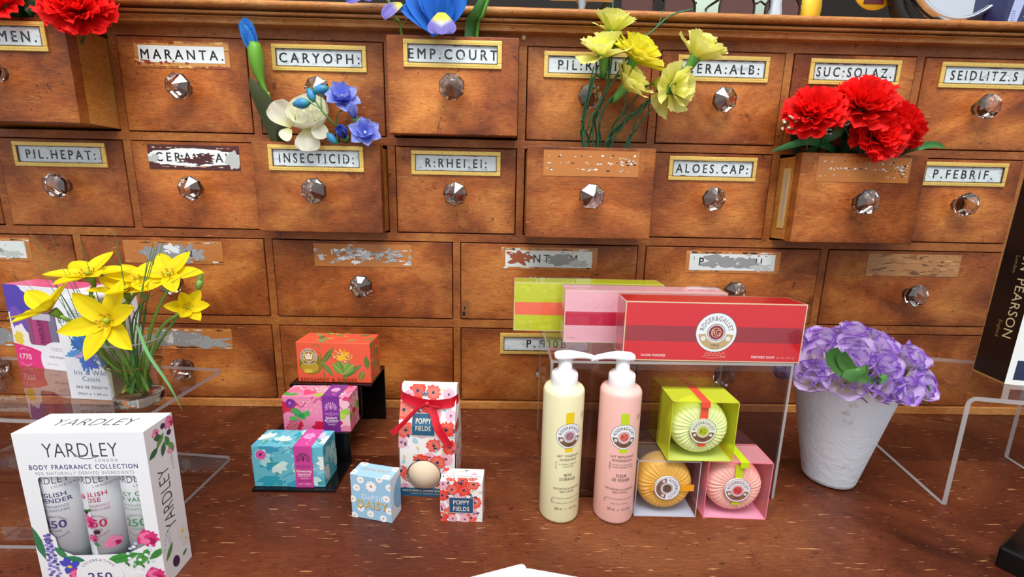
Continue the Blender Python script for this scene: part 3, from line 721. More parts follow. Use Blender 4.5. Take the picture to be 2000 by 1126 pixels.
def can(i, name, xl, c1, t1, t2, tc, lab):
    ca, sa = math.cos(math.radians(2.5)), math.sin(math.radians(2.5)); r = .0154
    x0 = -0.3425+xl*ca; y0 = -0.3300+xl*sa
    o = thing('body_spray_can', lab, 'can', (x0, y0, 0.0006), math.radians(2.5), 'body sprays in the white gift carton')
    b = MB(); b.lathe([(0, 0), (r, 0), (r, .118), (r*.93, .121), (r*.7, .1235), (r*.7, .126)], 36, (0, 0, 0), 0, lin('#eef3f8'))
    P = Panel(b, lambda x, y, l: ((r+l)*math.sin(x/r), -(r+l)*math.cos(x/r), y), .03, .12, 0, [(-.021, 0), (.021, 0), (.021, .12), (-.021, .12)], cell=.001, step=.000012)
    P.text('YARDLEY', 0, .1005, .0062, TX, 2, 'C', .85, .03, fw=.030); P.text('LONDON', .003, .0965, .0020, TX, 2, 'L', 1, .3)
    P.text(t1, .0, .0880, .0038, c1, 1, 'C', 1.0, .05); P.text(t2, .0, .0828, .0038, c1, 1, 'C', 1.0, .05)
    P.text('BODY FRAGRANCE', 0, .0780, .0023, tc, 2, 'C', 1.0, .05, fw=.024); P.text('SPRAY PARFUMEE', 0, .0743, .0023, tc, 2, 'C', 1.0, .05, fw=.024)
    P.text('CELEBRATING', 0, .060, .0018, tc, 0, 'C', 1, .1, arc=(.0090, PI/2)); P.text('250', 0, .0590, .0070, c1, 1, 'C', 1.1)
    P.text('YEARS', 0, .0555, .0018, tc, 0, 'C', 1, .2); P.text('FINE FRAGRANCE', 0, .062, .0016, tc, 0, 'C', 1, .1, arc=(-.0125, -PI/2))
    if i == 1:
        P.rect(-.0135, .03, -.002, .093, '#eef3f8')
        P.curve([(-.008, .090), (-.0095, .078), (-.007, .070), (-.006, .060), (-.001, .050), (-.0045, .042)], .0005, '#3f6b3a')
        for q, a_ in (((-.0095, .084), 2.4), ((-.0095, .079), 2.9), ((-.006, .074), .4), ((-.010, .072), 3.4), ((-.004, .044), 5.6)): P.leaf(*q, .006, .003, a_, '#3f8a4a')
        rose(P, -.0065, .088, .0027, '#ee7aa4'); rose(P, -.0060, .064, .0066, '#e23a86'); rose(P, -.0040, .048, .0042, '#e24a86'); rose(P, .0105, .042, .006, '#ee8aae')
        P.ell(-.0065, .0735, .0026, .0022, '#3a2038', 12); P.ell(.0005, .0545, .0026, .0021, '#3a2038', 12)
    b.build('can_body', [M['can']], o)
    k = MB(); k.lathe([(0, .126), (.0115, .126), (.0115, .139), (.0095, .1425), (0, .1430)], 28, (0, 0, 0), 0, lin('#f2f4f8')); k.build('cap', [M['can']], o)
can(0, '', -.0335, '#4a4580', 'ENGLISH', 'LAVENDER', '#6a6a92', 'pale blue body spray can with violet lavender lettering in the gift carton window')
can(1, '', -.0010, '#c02a5a', 'ENGLISH', 'ROSE', '#b05a78', 'body spray can with pink roses in the middle of the gift carton window')
can(2, '', .0315, '#4a9a6a', 'LILY OF', 'THE VALLEY', '#7aa890', 'body spray can with green lettering at the right of the gift carton window')

# --- three printed soap cartons on the black steps
st = thing('display_steps', 'glossy black three step display stand carrying the soap cartons', 'stand', (-0.235, -0.16, 0))
b = MB(); t = 0.003; X0, X1 = -0.2885, -0.1925
prof = [(-0.2165, 0), (-0.1570, 0), (-0.1570, 0.0405), (-0.1060, 0.0405), (-0.1060, 0.0840), (-0.0370, 0.0840), (-0.0370, 0.0)]
for i, ((ya, za), (yb, zb)) in enumerate(zip(prof[:-1], prof[1:])):
    xr = X1 if i < 4 else -0.1790+(-.008 if i == 6 else 0)
    if abs(za-zb) < 1e-6: b.box(X0, xr, min(ya, yb)-(t if i else 0), max(ya, yb), za, za+t, bev=.0004)
    else: b.box(X0, xr, ya-t, ya, min(za, zb), max(za, zb)+t*.5, bev=.0004)
b.build('stepped_sheet', [M['blackacrylic']], st, world=True)

def peacock(P, x, y, r, col):
    for k in range(11):
        a = PI*(-.12+1.24*k/10)
        for j, q in enumerate((.45, .62, .8, 1.0)): P.ell(x+r*q*math.cos(a), y+r*q*math.sin(a), r*(.045+.03*j), None, col, 6, up=False)
        P.stroke([(x, y), (x+r*.8*math.cos(a), y+r*.8*math.sin(a))], r*.03, col)
    P.leaf(x, y-r*.5, r*1.0, r*.32, PI/2, col); P.ell(x, y+r*.5, r*.09, None, col, 8)
def soap_text(P, x, w, h, t1, t2, col):
    P.text('THE', x, h*.545, .0011, col, 0, 'C', 1, .2)
    P.text('ENGLISH SOAP', x, h*.50, .0018, col, 1, 'C', .9, .12, fw=w*.86); P.text('COMPANY', x, h*.465, .0010, col, 0, 'C', 1, .3)
    P.text(t1, x, h*.375, .0031, '#fff4f0', 1, 'C', .86, .0, fw=w*.92 if len(t1) > 7 else w*.75); P.text(t2, x, h*.30, .0031, '#fff4f0', 1, 'C', .86, .0, fw=w*.92 if len(t2) > 7 else w*.8)
    P.rect(x-w*.35, h*.265, x+w*.35, h*.272, '#fff4f0')
# jasmine
JW, JD, JH = .082, .037, .052
j = thing('soap_carton', 'turquoise jasmine soap carton with magenta band on the lowest black step', 'box', (-0.2465, -0.1922, 0.0031), 0.0, 'printed soap cartons on the black steps')
mb = MB(); card_box(mb, JW, JD, JH, '#69bfd2'); pp_ = box_panels(mb, JW, JD, JH)
def jasmine(P, W, H, seed):
    rnd = random.Random(seed)
    for k in range(9): P.blob(rnd.uniform(0, W), rnd.uniform(0, H), rnd.uniform(.006, .015), rnd.uniform(.004, .010), rnd.choice(['#2fa3b8', '#8fd4e0', '#3f9fc0', '#57b4cc']), k+seed, .5, 24)
    for k in range(4):
        x, y = rnd.uniform(0, W), rnd.uniform(0, H); P.curve([(x, y), (x+.012, y+.006), (x+.024, y-.002), (x+.030, y+.008)], .0005, '#1d5f80')
    for k in range(5):
        x, y = W*(k*.23+.12), H*(.22+.55*((k*37+seed*3) % 10)/10); c = rnd.choice(['#8fd8d4', '#bfe9e2', '#e2f4ec', '#e6b8e2', '#5fc4c8']); ro = rnd.random()*6
        P.leaf(x+.002, y-.002, .014, .005, rnd.uniform(3.5, 6), '#2f9a90', '#bfe9e2')
        for q in range(4):
            a_ = ro+q*.75; P.leaf(x, y, .0125, .0070, a_, '#ffffff'); P.leaf(x+.0004*math.cos(a_), y+.0004*math.sin(a_), .0114, .0058, a_, c, '#ffffff')
        P.ell(x, y, .0014, None, '#f4f0b0', 8)
    for k in range(12): P.ell(rnd.uniform(0, W), rnd.uniform(0, H), .0007, None, '#e8fbfb', 6)
jasmine(pp_['front'], JW, JH, 3); jasmine(pp_['top'], JW, JD, 5); jasmine(pp_['right'], JD, JH, 8); jasmine(pp_['left'], JD, JH, 9)
P = pp_['front']; P.ell(.0105, .0415, .0066, None, '#dff0f4', 22); P.ell(.0105, .0415, .0060, None, '#d85aa8', 22); P.leaf(.0085, .0395, .0055, .0028, .9, '#5a2a50')
mb.build('carton', [M['card']], j)
mb = MB(); bx0, bx1 = .0485, .0690; mb.box(bx0-JW/2, bx1-JW/2, -JD/2-.0007, JD/2+.0007, -.0001, JH+.0007, 0, lin('#d2489c'))
P = Panel(mb, lambda x, y, l: (x-JW/2, -JD/2-.0007-l, y), JW, JH, 0, [(bx0, 0), (bx1, 0), (bx1, JH), (bx0, JH)]); xc = (bx0+bx1)/2
peacock(P, xc, .0365, .0072, '#5d2a52'); soap_text(P, xc, .019, JH, 'Flowering', 'Jasmine', '#5d2a52')
P.text('Travel Size', xc, .0110, .0015, '#fff4f0', 1, 'C', .9, 0); P.text('Luxury Soap', xc, .0078, .0020, '#5d2a52', 0, 'C', .95, 0, fw=.0165); P.text('Made in England', xc, .0038, .0013, '#fff4f0', 1, 'C', .9, 0, fw=.014)
P = Panel(mb, lambda x, y, l: (x-JW/2, -JD/2+y, JH+.0007+l), JW, JD, 0, [(bx0, 0), (bx1, 0), (bx1, JD), (bx0, JD)]); P.bloom(xc-.001, .022, .007, 5, '#f3a6d2', '#e27abf', .3, wide=.8); P.curve([(xc+.006, .002), (xc+.001, .008), (xc+.004, .013), (xc, .020)], .0004, '#f6c0de')
mb.build('band', [M['card']], j)
# rhubarb
RW, RD, RH = .084, .034, .048
j = thing('soap_carton', 'pink rhubarb soap carton with purple band on the middle black step', 'box', (-0.2340, -0.1395, 0.0436), 0.0, 'printed soap cartons on the black steps')
mb = MB(); card_box(mb, RW, RD, RH, '#f08ab0'); pp_ = box_panels(mb, RW, RD, RH)
def rhub(P, W, H, seed):
    rnd = random.Random(seed)
    for k in range(9): P.blob(rnd.uniform(0, W), rnd.uniform(0, H), rnd.uniform(.006, .016), rnd.uniform(.004, .010), rnd.choice(['#f6b0c6', '#e2407a', '#f5789e', '#f8c4cc', '#d81f4a']), k+seed, .4, 24)
    for k in range(5):
        x, y = rnd.uniform(-.01, W), rnd.uniform(0, H); P.curve([(x, y), (x+.008, y+.007), (x+.018, y-.003), (x+.026, y+.006)], .0011, rnd.choice(['#8a2a8a', '#fff0f4', '#c41f5a']))
    for k in range(4): P.blob(rnd.uniform(0, W), rnd.uniform(0, H*.7), .006, .004, rnd.choice(['#9ccc3a', '#b8dc4a', '#4cae4e']), k+3+seed, .4, 20); 
    for k in range(26):
        x = W*(.32+.3*rnd.random()); y = H*(.55+.32*rnd.random()); P.ell(x, y, .0008, .0005, rnd.choice(['#f7d85a', '#ffe9a0', '#fff']) if rnd.random() < .9 else '#f7d85a', 6)
for nm_, a_, b_, sd in (('front', RW, RH, 2), ('top', RW, RD, 6), ('right', RD, RH, 9), ('left', RD, RH, 4)):
    pp_[nm_].__class__; 
    def _fix(c): return '#ffffff' if c == '#fff' else c
    rhub_P = pp_[nm_]; _oe = rhub_P.ell
    rhub_P.ell = (lambda oe: (lambda x, y, rx, ry=None, col='#000000', *a, **k: oe(x, y, rx, ry, _fix(col), *a, **k)))(_oe); rhub(rhub_P, a_, b_, sd)
P = pp_['front']
for k in range(6): P.stroke([(.004+.002*k, 0), (.012+.0022*k, .020)], .0012, '#e88a9e'); P.stroke([(.0047+.002*k, 0), (.0127+.0022*k, .020)], .0003, '#7a2440')
for k in range(13): P.blob(.013+.013*((k*7) % 10)/10, .018+.013*((k*3) % 10)/10, .0042, .0030, ['#3fa04a', '#57b85a', '#2f8a44'][k % 3], k, .7, 20, 4)
P.ell(.0105, .0385, .0060, None, '#7d2f92', 22); P.leaf(.008, .037, .005, .0025, .9, '#d88ad0')
mb.build('carton', [M['card']], j)
mb = MB(); bx0, bx1 = .0500, .0715; mb.box(bx0-RW/2, bx1-RW/2, -RD/2-.0007, RD/2+.0007, -.0001, RH+.0007, 0, lin('#7d2f92'))
P = Panel(mb, lambda x, y, l: (x-RW/2, -RD/2-.0007-l, y), RW, RH, 0, [(bx0, 0), (bx1, 0), (bx1, RH), (bx0, RH)]); xc = (bx0+bx1)/2
peacock(P, xc, .0335, .0068, '#e8a8dc'); soap_text(P, xc, .019, RH, 'Rhubarb', '&Coconut', '#f0b4e0'); P.text('Travel Size', xc, .0095, .0015, '#fff4f0', 1, 'C', .9, 0)
P = Panel(mb, lambda x, y, l: (x-RW/2, -RD/2+y, RH+.0007+l), RW, RD, 0, [(bx0, 0), (bx1, 0), (bx1, RD), (bx0, RD)]); P.bloom(xc, .019, .006, 6, '#f3a6d2', '#c88ad8', .3, wide=.9); P.curve([(xc+.006, .002), (xc, .008), (xc+.004, .012), (xc, .018)], .0005, '#f6c0de')
mb.build('band', [M['card']], j)
# bergamot
BW, BD, BH = .101, .042, .0575
j = thing('soap_carton', 'coral wrapped botanical soap carton with yellow ginger flower on the top black step', 'box', (-0.2290, -0.0820, 0.0871), math.radians(-1.5), 'printed soap cartons on the black steps')
mb = MB(); card_box(mb, BW, BD, BH, '#ee5f42', bev=.0012); pp_ = box_panels(mb, BW, BD, BH); P = pp_['front']
P.ell(.0195, .0265, .0165, .0155, '#8a7420', 26); P.ell(.0175, .022, .012, .009, '#b89a2a', 22); P.ell(.015, .016, .006, .003, '#d8c040', 14)
P.curve([(.031, .045), (.034, .036), (.036, .020), (.037, 0)], .0013, '#5f7a30'); P.curve([(.022, .052), (.028, .055), (.034, .048)], .0012, '#6a8a3a')
P.leaf(.034, .026, .030, .008, .95, '#55793a', '#8aa858'); P.leaf(.034, .030, .026, .007, -.95, '#5f8440', '#8aa858'); P.leaf(.060, .006, .036, .008, .62, '#4f7a38', '#8aa858')
P.curve([(.064, 0), (.063, .015), (.064, .022)], .0012, '#5f7a30')
for a_, c_ in ((1.2, '#6f9a3a'), (1.57, '#8ab04a'), (1.95, '#5f8a34'), (.8, '#7aa040'), (2.3, '#6f9a3a')): P.leaf(.063, .012, .022, .011, a_, c_, '#b8c860')
for k in range(13):
    a_ = .35+2.4*k/12; P.leaf(.063, .032, .016+.003*math.sin(k*3), .0035, a_, ['#f2c22e', '#f6d84a', '#e8a020'][k % 3])
for q in ((.052, .036), (.058, .042), (.071, .037), (.066, .030)): P.blob(*q, .004, .003, '#d06a50', 4, .7, 16); P.blob(q[0], q[1]+.001, .002, .0014, '#f0b090', 6, .6, 12)
P.leaf(.085, .004, .016, .008, 1.2, '#6f8a3a', '#a8b858'); P.leaf(.097, .020, .02, .008, 1.7, '#5f7a34')
P.ell(.0170, .0370, .0115, None, '#f4f0e6', 28); P.ell(.0170, .0370, .0110, None, '#7a6418', 28); P.ell(.0170, .0370, .0080, None, '#f4f0e6', 24); P.ell(.0170, .0370, .0074, None, '#b08c28', 24)
P.text('ROYAL BOTANIC GARDENS', .017, .037, .0019, '#f4f0e6', 1, 'C', .9, .14, arc=(.0086, PI/2)); P.text('KEW', .017, .037, .0019, '#f4f0e6', 1, 'C', .9, .2, arc=(-.0104, -PI/2))
P.rect(.0125, .0335, .0215, .0355, '#f4f0e6'); P.poly([(.0125, .036), (.0215, .036), (.0225, .0415), (.0195, .039), (.017, .0425), (.0145, .039), (.0115, .0415)], '#f4f0e6')
for q in (.0145, .017, .0195): P.ell(q, .0378, .0008, None, '#b08c28', 8)
P.text('BERGAMOT & GINGER', .0035, .0018, .0045, '#8a2a1c', 0, 'L', 1.0, .10, fw=.078)
for nm_, a_, b_ in (('top', BW, BD), ('right', BD, BH)):
    P = pp_[nm_]; rnd = random.Random(len(nm_))
    for k in range(11): P.leaf(rnd.uniform(0, a_), rnd.uniform(b_*.2, b_), .018, .007, rnd.uniform(0, 6.2), rnd.choice(['#4f7a40', '#6f8a4a', '#3f6a38', '#8a9a58']), '#9ab070')
    for k in range(4): P.blob(rnd.uniform(0, a_), rnd.uniform(b_*.3, b_), .003, .002, '#e8c23a', k, .7, 14)
mb.build('wrapped_carton', [M['card']], j)

# --- poppy cartons
def poppies(P, W, H, seed, n, rmax=.009, avoid=None):
    rnd = random.Random(seed)
    for k in range(n):
        x, y = W*((k*.7549+seed*.13) % 1), H*((k*.5698+.1) % 1)
        if avoid and avoid[0] < x < avoid[2] and avoid[1] < y < avoid[3] and k % 2: continue
        kind = k % 5; r = rmax*rnd.uniform(.75, 1.05)
        if kind in (0, 2): P.blob(x, y, r, r*.95, ['#ee5a4c', '#e8402f'][k % 2], k+seed, .22, 30, 4); P.blob(x, y, r*.7, r*.65, ['#f07a68', '#ee5a4c'][k % 2], k+seed+3, .2, 24, 4); P.ell(x, y, r*.2, None, '#22304a', 10); [P.ell(x+r*.36*math.cos(a*.57), y+r*.36*math.sin(a*.57), r*.045, None, '#22304a', 5, up=False) for a in range(11)]
        elif kind in (1, 4): P.bloom(x, y, r*.8, 7, '#f2b4c6', '#22304a', .17, '#22304a', rnd.random(), .95)
        else:
            for a_ in (rnd.uniform(0, 6), rnd.uniform(0, 6)): P.leaf(x, y, r*.9, r*.42, a_, rnd.choice(['#2f5a7a', '#9ccfe0', '#d8cf9a', '#1f4562']), '#f4f4f0')
    for k in range(n): P.leaf(rnd.uniform(0, W), rnd.uniform(0, H), rmax*.6, rmax*.26, rnd.uniform(0, 6), rnd.choice(['#2f5a7a', '#a8d6e4', '#dcd49c', '#24415c']))
    for k in range(n*2): P.ell(rnd.uniform(0, W), rnd.uniform(0, H), rmax*.05, None, rnd.choice(['#22304a', '#ee5a4c', '#4a7a9a']), 5)
NAVY = '#245a7c'
PW, PD, PH = .063, .045, .130
bag = thing('gift_bag_carton', 'tall white gift carton printed with red poppies and tied with a red ribbon', 'box', (-0.0825, -0.1985, 0), math.radians(-2.5))
mb = MB(); WH = lin('#f7f2f0')
def fy(z):      # front surface depth at height z
    return -PD/2 if z < .088 else -PD/2+(z-.088)/(PH-.088)*(PD/2-.004)
def hx(z): return PW/2+.0012*math.sin(min(1, z/.09)*PI)
pf_ = lambda x, y, l: ((x-PW/2)*hx(y)/(PW/2), fy(y)-l, y)
circ = [(.0275+.0185*math.cos(2*PI*k/32), .0275+.0180*math.sin(2*PI*k/32)) for k in range(32)]
holed(mb, [(0, 0), (PW, 0), (PW, .088), (0, .088)], circ, pf_, 0, WH)
zs = [.088, .102, .116, PH]
for a, b_ in zip(zs[:-1], zs[1:]): mb.face([pf_(0, a, 0), pf_(PW, a, 0), pf_(PW, b_, 0), pf_(0, b_, 0)], 0, WH)
for s in (-1, 1):
    zz = [0, .03, .06, .088, .102, .116, PH]
    for a, b_ in zip(zz[:-1], zz[1:]):
        q = .006 if a >= .088 else 0
        mb.face([(s*hx(a), fy(a), a), (s*(hx(a)-(.004 if a > .09 else 0)), 0, a), (s*(hx(b_)-(.004 if b_ > .09 else 0)), 0, b_), (s*hx(b_), fy(b_), b_)], 0, WH)
        mb.face([(s*(hx(a)-(.004 if a > .09 else 0)), 0, a), (s*hx(a), -fy(a), a), (s*hx(b_), -fy(b_), b_), (s*(hx(b_)-(.004 if b_ > .09 else 0)), 0, b_)], 0, WH)
for a, b_ in zip([0]+zs[:-1], zs): mb.face([(-hx(a), -fy(a), a), (hx(a), -fy(a), a), (hx(b_), -fy(b_), b_), (-hx(b_), -fy(b_), b_)], 0, WH)
mb.face([(-hx(PH), fy(PH), PH), (hx(PH), fy(PH), PH), (hx(PH), -fy(PH), PH), (-hx(PH), -fy(PH), PH)], 0, WH)
class HolePanel(Panel):
    def _put(s, poly, c):
        cx = sum(p[0] for p in poly)/len(poly); cy = sum(p[1] for p in poly)/len(poly)
        if math.hypot(cx-.0275, (cy-.0275)*1.02) < .0186: return
        Panel._put(s, [p if math.hypot(p[0]-.0275, p[1]-.0275) > .0184 else (.0275+(p[0]-.0275)*.0185/max(1e-6, math.hypot(p[0]-.0275, p[1]-.0275)), .0275+(p[1]-.0275)*.0185/max(1e-6, math.hypot(p[0]-.0275, p[1]-.0275))) for p in poly], c)
for (c0, c1, sd, cls) in ((0, .088, 4, HolePanel), (.088, PH, 4, Panel)):
    P = cls(mb, pf_, PW, PH, 0, [(0, c0), (PW, c0), (PW, c1), (0, c1)]); poppies(P, PW, PH, sd, 34, .0095)
    if c0 == 0:
        P.rect(0, 0, PW, .0105, NAVY); P.ring(.0275, .0275, .0185, .0192, '#1c2c3c', 32)
        P.text('WHITE ROSE & JASMINE BATH FIZZER', .0025, .0062, .0022, '#e8d8c0', 1, 'L', .98, .06, fw=.056); P.text('enriched with moisturising coconut oil', .012, .0030, .0014, '#e8d8c0', 0, 'L', 1, .04)
    P.rect(.0145, .0765, .0405, .1015, '#e8d8c0'); P.rect(.0150, .0770, .0400, .1010, NAVY)
    P.text('POPPY', .0275, .0908, .0052, '#efe3cc', 1, 'C', .92, .04, fw=.0175); P.text('FIELDS', .0275, .0830, .0052, '#efe3cc', 1, 'C', .92, .04, fw=.0175)
P = Panel(mb, lambda x, y, l: (hx(y)+l, -PD/2+x, y), PD, .088, 0, [(0, 0), (PD*.5, 0), (PD*.5, .088), (0, .088)]); poppies(P, PD, .088, 11, 16, .009)
P = Panel(mb, lambda x, y, l: (hx(y)+l-(.004*max(0, min(1, (x+fy(y)+PD/2-PD/2+.0)/(.02)))) if False else hx(y)+l, -PD/2+x, y), PD, .088, 0, [(PD*.5, 0), (PD, 0), (PD, .088), (PD*.5, .088)]); poppies(P, PD, .088, 13, 12, .009)
mb.build('carton', [M['card']], bag)
rb = MB(); RED = lin('#d3122c')
def ribbon(pts, wd, col=RED, n=24, side=(0, 0, 1)):
    S = smooth(pts, n); rows = []
    for i, p in enumerate(S):
        t = (S[min(i+1, len(S)-1)]-S[max(i-1, 0)]).normalized(); u = Vector(side)-t*Vector(side).dot(t); u.normalize(); nn = t.cross(u)*0.0003
        rows.append([p-u*wd/2+nn*2, p-u*wd/4, p, p+u*wd/4, p+u*wd/2+nn*2])
    rb.grid(rows, 0, col, True, False)
zt = .113; yf = fy(zt)-.002
ribbon([(-.0325, 0.0, zt+.012), (-.0325, yf*.6, zt+.010), (-.026, yf-.002, zt+.006), (-.012, yf-.003, zt+.001), (.0, yf-.003, zt-.001)], .0115)
ribbon([(.0, yf-.003, zt-.001), (.012, yf-.003, zt-.001), (.026, yf-.002, zt+.001), (.0325, yf*.6, zt+.003), (.0325, 0, zt+.004)], .0115)
ribbon([(.0, yf-.005, zt), (-.010, yf-.012, zt-.004), (-.022, yf-.018, zt-.016), (-.031, yf-.020, zt-.024), (-.0375, yf-.018, zt-.030)], .0060, side=(.3, 0, 1))
ribbon([(.0, yf-.005, zt), (.008, yf-.008, zt-.010), (.013, yf-.013, zt-.024), (.022, -PD/2-.004, zt-.040), (.027, -PD/2-.002, zt-.048)], .0090, side=(1, 0, .35))
ribbon([(.0, yf-.004, zt), (.010, yf-.010, zt+.001), (.016, yf-.006, zt-.002), (.006, yf-.005, zt-.003)], .003)
rb.ball((0, yf-.005, zt-.0005), .0036, 8, 0, lin('#b80f26'), (1.1, .7, .9))
M['ribbon'] = inkmat('satin_ribbon', 0.35, bump=0.1); o = rb.build('ribbon_bow', [M['ribbon']], bag)
o = MB(); o.ball((0, 0, 0), .0235, 24, 0, lin('#e3cdb0')); M['bomb'] = inkmat('pressed_bath_fizzer', 0.85, bump=0.6, scale=900)
bb = o.build('bath_bomb', [M['bomb']]); bb.location = (-0.0825-.0043, -0.1985-PD/2+.0150, .0275); tag(bb, 'round cream bath bomb showing through the hole in the poppy gift carton', 'bath bomb')
# small cube cartons
def cube_carton(label, w, d, h, loc, rz, base, draw, sidecol, inner, crop=.5):
    o = thing('bath_cube_carton', label, 'box', loc, rz); mb = MB(); card_box(mb, w, d, h, base); pp_ = box_panels(mb, w, d, h)
    draw(pp_, w, d, h)
    P = pp_['right']; n = 20
    P.poly([(d, h*.14)]+[(d-d*.72*math.sin(PI*k/n), h*.5-h*.36*math.cos(PI*k/n)) for k in range(n+1)]+[(d, h*.86)], inner)
    P.curve([(d-d*.72*math.sin(PI*k/n), h*.5-h*.36*math.cos(PI*k/n)) for k in range(n+1)], .0006, '#4a7a9a')
    mb.build('carton', [M['card']], o); return o
def d_oopsie(pp_, w, d, h):
    P = pp_['front']
    for q in ((.007, .036), (.024, .040), (.012, .046), (.041, .028), (.011, .012), (.022, .007), (.037, .004), (.003, .002), (.045, .042), (.044, .014), (.002, .022), (.034, .050)): daisy(P, *q, .0066 if q[0] == .024 else .0045, 9)
    P.text('OoPSIE', .0255, .0235, .0062, '#ffffff', 0, 'C', .85, .12, fw=.0265)
    P.text('DAiSY', .0245, .0132, .0092, '#a87420', 1, 'C', .84, .06, fw=.036); P.text('DAiSY', .0242, .0137, .0088, '#ecc764', 0, 'C', .84, .085, fw=.0352)
    P = pp_['top']; P.text('LEMON DAISY', .0235, .0095, .0045, '#b98a3a', 0, 'C', .95, .08, fw=.034)
    for q in ((.002, .004), (.044, .018), (.006, .020), (.040, .003)): daisy(P, *q, .0045, 9)
    P = pp_['right']; P.rect(0, 0, d, h, '#dfe9f3')
cube_carton('pale blue daisy printed cube carton in front of the poppy gift carton', .0465, .022, .0515, (-0.1343, -0.2500, 0), math.radians(-13), '#a3d0ec', d_oopsie, None, '#7fbbe0')
def d_straw(pp_, w, d, h):
    P = pp_['front']; poppies(P, w, h, 21, 22, .0075); P.rect(.0095, .0110, .0355, .0295, '#e8dcc8'); P.rect(.0099, .0114, .0351, .0291, '#28527a')
    P.text('POPPY', .0225, .0212, .0049, '#efe3cc', 1, 'C', .92, .04, fw=.0175); P.text('FIELDS', .0225, .0136, .0049, '#efe3cc', 1, 'C', .92, .04, fw=.0175)
    P = pp_['top']; poppies(P, w, d, 25, 9, .006); P.rect(.004, .006, w-.002, .0115, '#f7f2f0'); P.text('WILD STRAWBERRY', w/2+.001, .0070, .0032, '#3c5c7c', 0, 'C', 1.0, .14, fw=.038)
    P = pp_['right']; P.rect(0, 0, d, h, '#f4eef0')
cube_carton('small poppy printed cube carton with wild strawberry lettering on its top', .0450, .023, .0480, (-0.0405, -0.2510, 0), math.radians(-2.4), '#f7f2f0', d_straw, None, '#f0b8c8')

# ------------------------------------------------------------------ lotion bottles
def rg_badge(P, x, y, r, inner, low, mono='#4a2a22', rot=0.0, ringc='#3a3a42'):
    if rot:
        f0 = P.fn; cx, cy = x, y; ca, sa = math.cos(rot), math.sin(rot)
        P.fn = lambda u, v, l: f0(cx+(u-cx)*ca-(v-cy)*sa, cy+(u-cx)*sa+(v-cy)*ca, l)
    P.ell(x, y, r, None, ringc, 36); P.ell(x, y, r*.97, None, '#eef2f6', 36)
    P.ring(x, y, r*.42, r*.86, low, 20, PI+.12, 2*PI-.12)
    for s_ in (-1, 1): P.bloom(x+s_*r*.60, y-r*.30, r*.13, 6, '#eef0ee', low, .2)
    P.ell(x, y, r*.50, None, '#eef2f6', 28); P.ell(x, y, r*.44, None, '#7a7478', 28); P.ell(x, y, r*.40, None, '#eef2f6', 28); P.ell(x, y, r*.36, None, inner, 26)
    P.text('RG', x, y-r*.15, r*.30, mono, 2, 'C', .75, -.1); P.ring(x, y, r*.22, r*.245, mono, 20)
    P.text('ROGER&GALLET', x, y, r*.22, ringc, 0, 'C', .86, .06, arc=(r*.60, PI/2), fw=r*1.72)
    P.text('PARIS', x, y-r*.70, r*.12, '#2a2420', 0, 'C', .9, .05)
    if rot: P.fn = f0
M['lotion'] = inkmat('satin_bottle', 0.33, coat=0.15)
def bottle(label, loc, rz, body, side, strip, inner, name_lines, dirn, ang, lines):
    o = thing('pump_bottle', label, 'bottle', loc, rz, 'lotion pump bottles'); r = .0216; H_ = .1505
    c = lin(body); b = MB()
    prof = [(0, .0004), (r*.90, .0004), (r*.97, .0015), (r, .004), (r, H_-.006), (r*.985, H_-.0035), (r*.92, H_-.0012), (r*.82, H_-.0002), (.0120, H_+.0006), (0, H_+.0006)]
    b.lathe(prof, 56, (0, 0, 0), 0, c)
    P = Panel(b, lambda x, y, l: ((r+l)*math.sin(x/r+ang), -(r+l)*math.cos(x/r+ang), y), .06, H_, 0, [(-.032, 0), (.032, 0), (.032, H_), (-.032, H_)], cell=.0010, step=.000014)
    P.rect(-.0042, .0850, .0042, .1290, strip); P.rect(-.0046, .0870, -.0038, .1290, strip)
    rg_badge(P, 0, .1030, .0140, inner, '#7d5a44', mono='#5a3a34')
    for k in range(3): P.ring(.0165, .1235, .0026, .0029, '#8a6a4a', 16); P.rect(.0150, .1222+.0012*k, .0180, .1225+.0012*k, '#8a6a4a')
    for (t, y_, h_, fw_, bd) in lines: P.text(t, 0, y_, h_, '#4a4446', bd, 'C', 1, .04, fw=fw_)
    for (y_, h_, xw) in ((.0660, .0080, .0130), (.0270, .0042, .0160)):
        P.rect(-xw, y_, -xw+.0004, y_+h_, '#6a6260'); P.rect(-xw, y_, -xw+.0016, y_+.0003, '#6a6260'); P.rect(-xw, y_+h_-.0003, -xw+.0016, y_+h_, '#6a6260')
    b.build('bottle_body', [M['lotion']], o)
    k = MB(); k.lathe([(.0134, H_), (.0138, H_+.001), (.0138, H_+.0125), (.0125, H_+.0145), (.0098, H_+.0150), (.0098, H_+.0165), (.0072, H_+.0168), (.0072, H_+.030), (0, H_+.030)], 32)
    for q in range(24):
        a = 2*PI*q/24
    k.build('pump_collar', [M['white']], o)
    n = MB(); z0 = H_+.0285; rows = []
    # spout: flattened tube, wide over the stem, tapering and drooping to the tip
    for (x, zc, w_, h_) in ((-.0118, .0030, .0010, .0008), (-.0112, .0030, .0060, .0030), (-.0085, .0032, .0092, .0040), (-.002, .0036, .0100, .0044), (.005, .0040, .0094, .0044), (.012, .0040, .0070, .0038), (.020, .0032, .0052, .0032), (.028, .0016, .0042, .0028), (.0335, -.0004, .0036, .0025), (.0337, -.0005, .0005, .0004)):
        rows.append([(dirn*x, w_*math.cos(2*PI*q/16), z0+zc+h_*(math.sin(2*PI*q/16) if math.sin(2*PI*q/16) > 0 else .8*math.sin(2*PI*q/16))) for q in range(16)])
    n.grid(rows, 0, None, True, True); n.build('pump_head', [M['white']], o, fix=True); return o
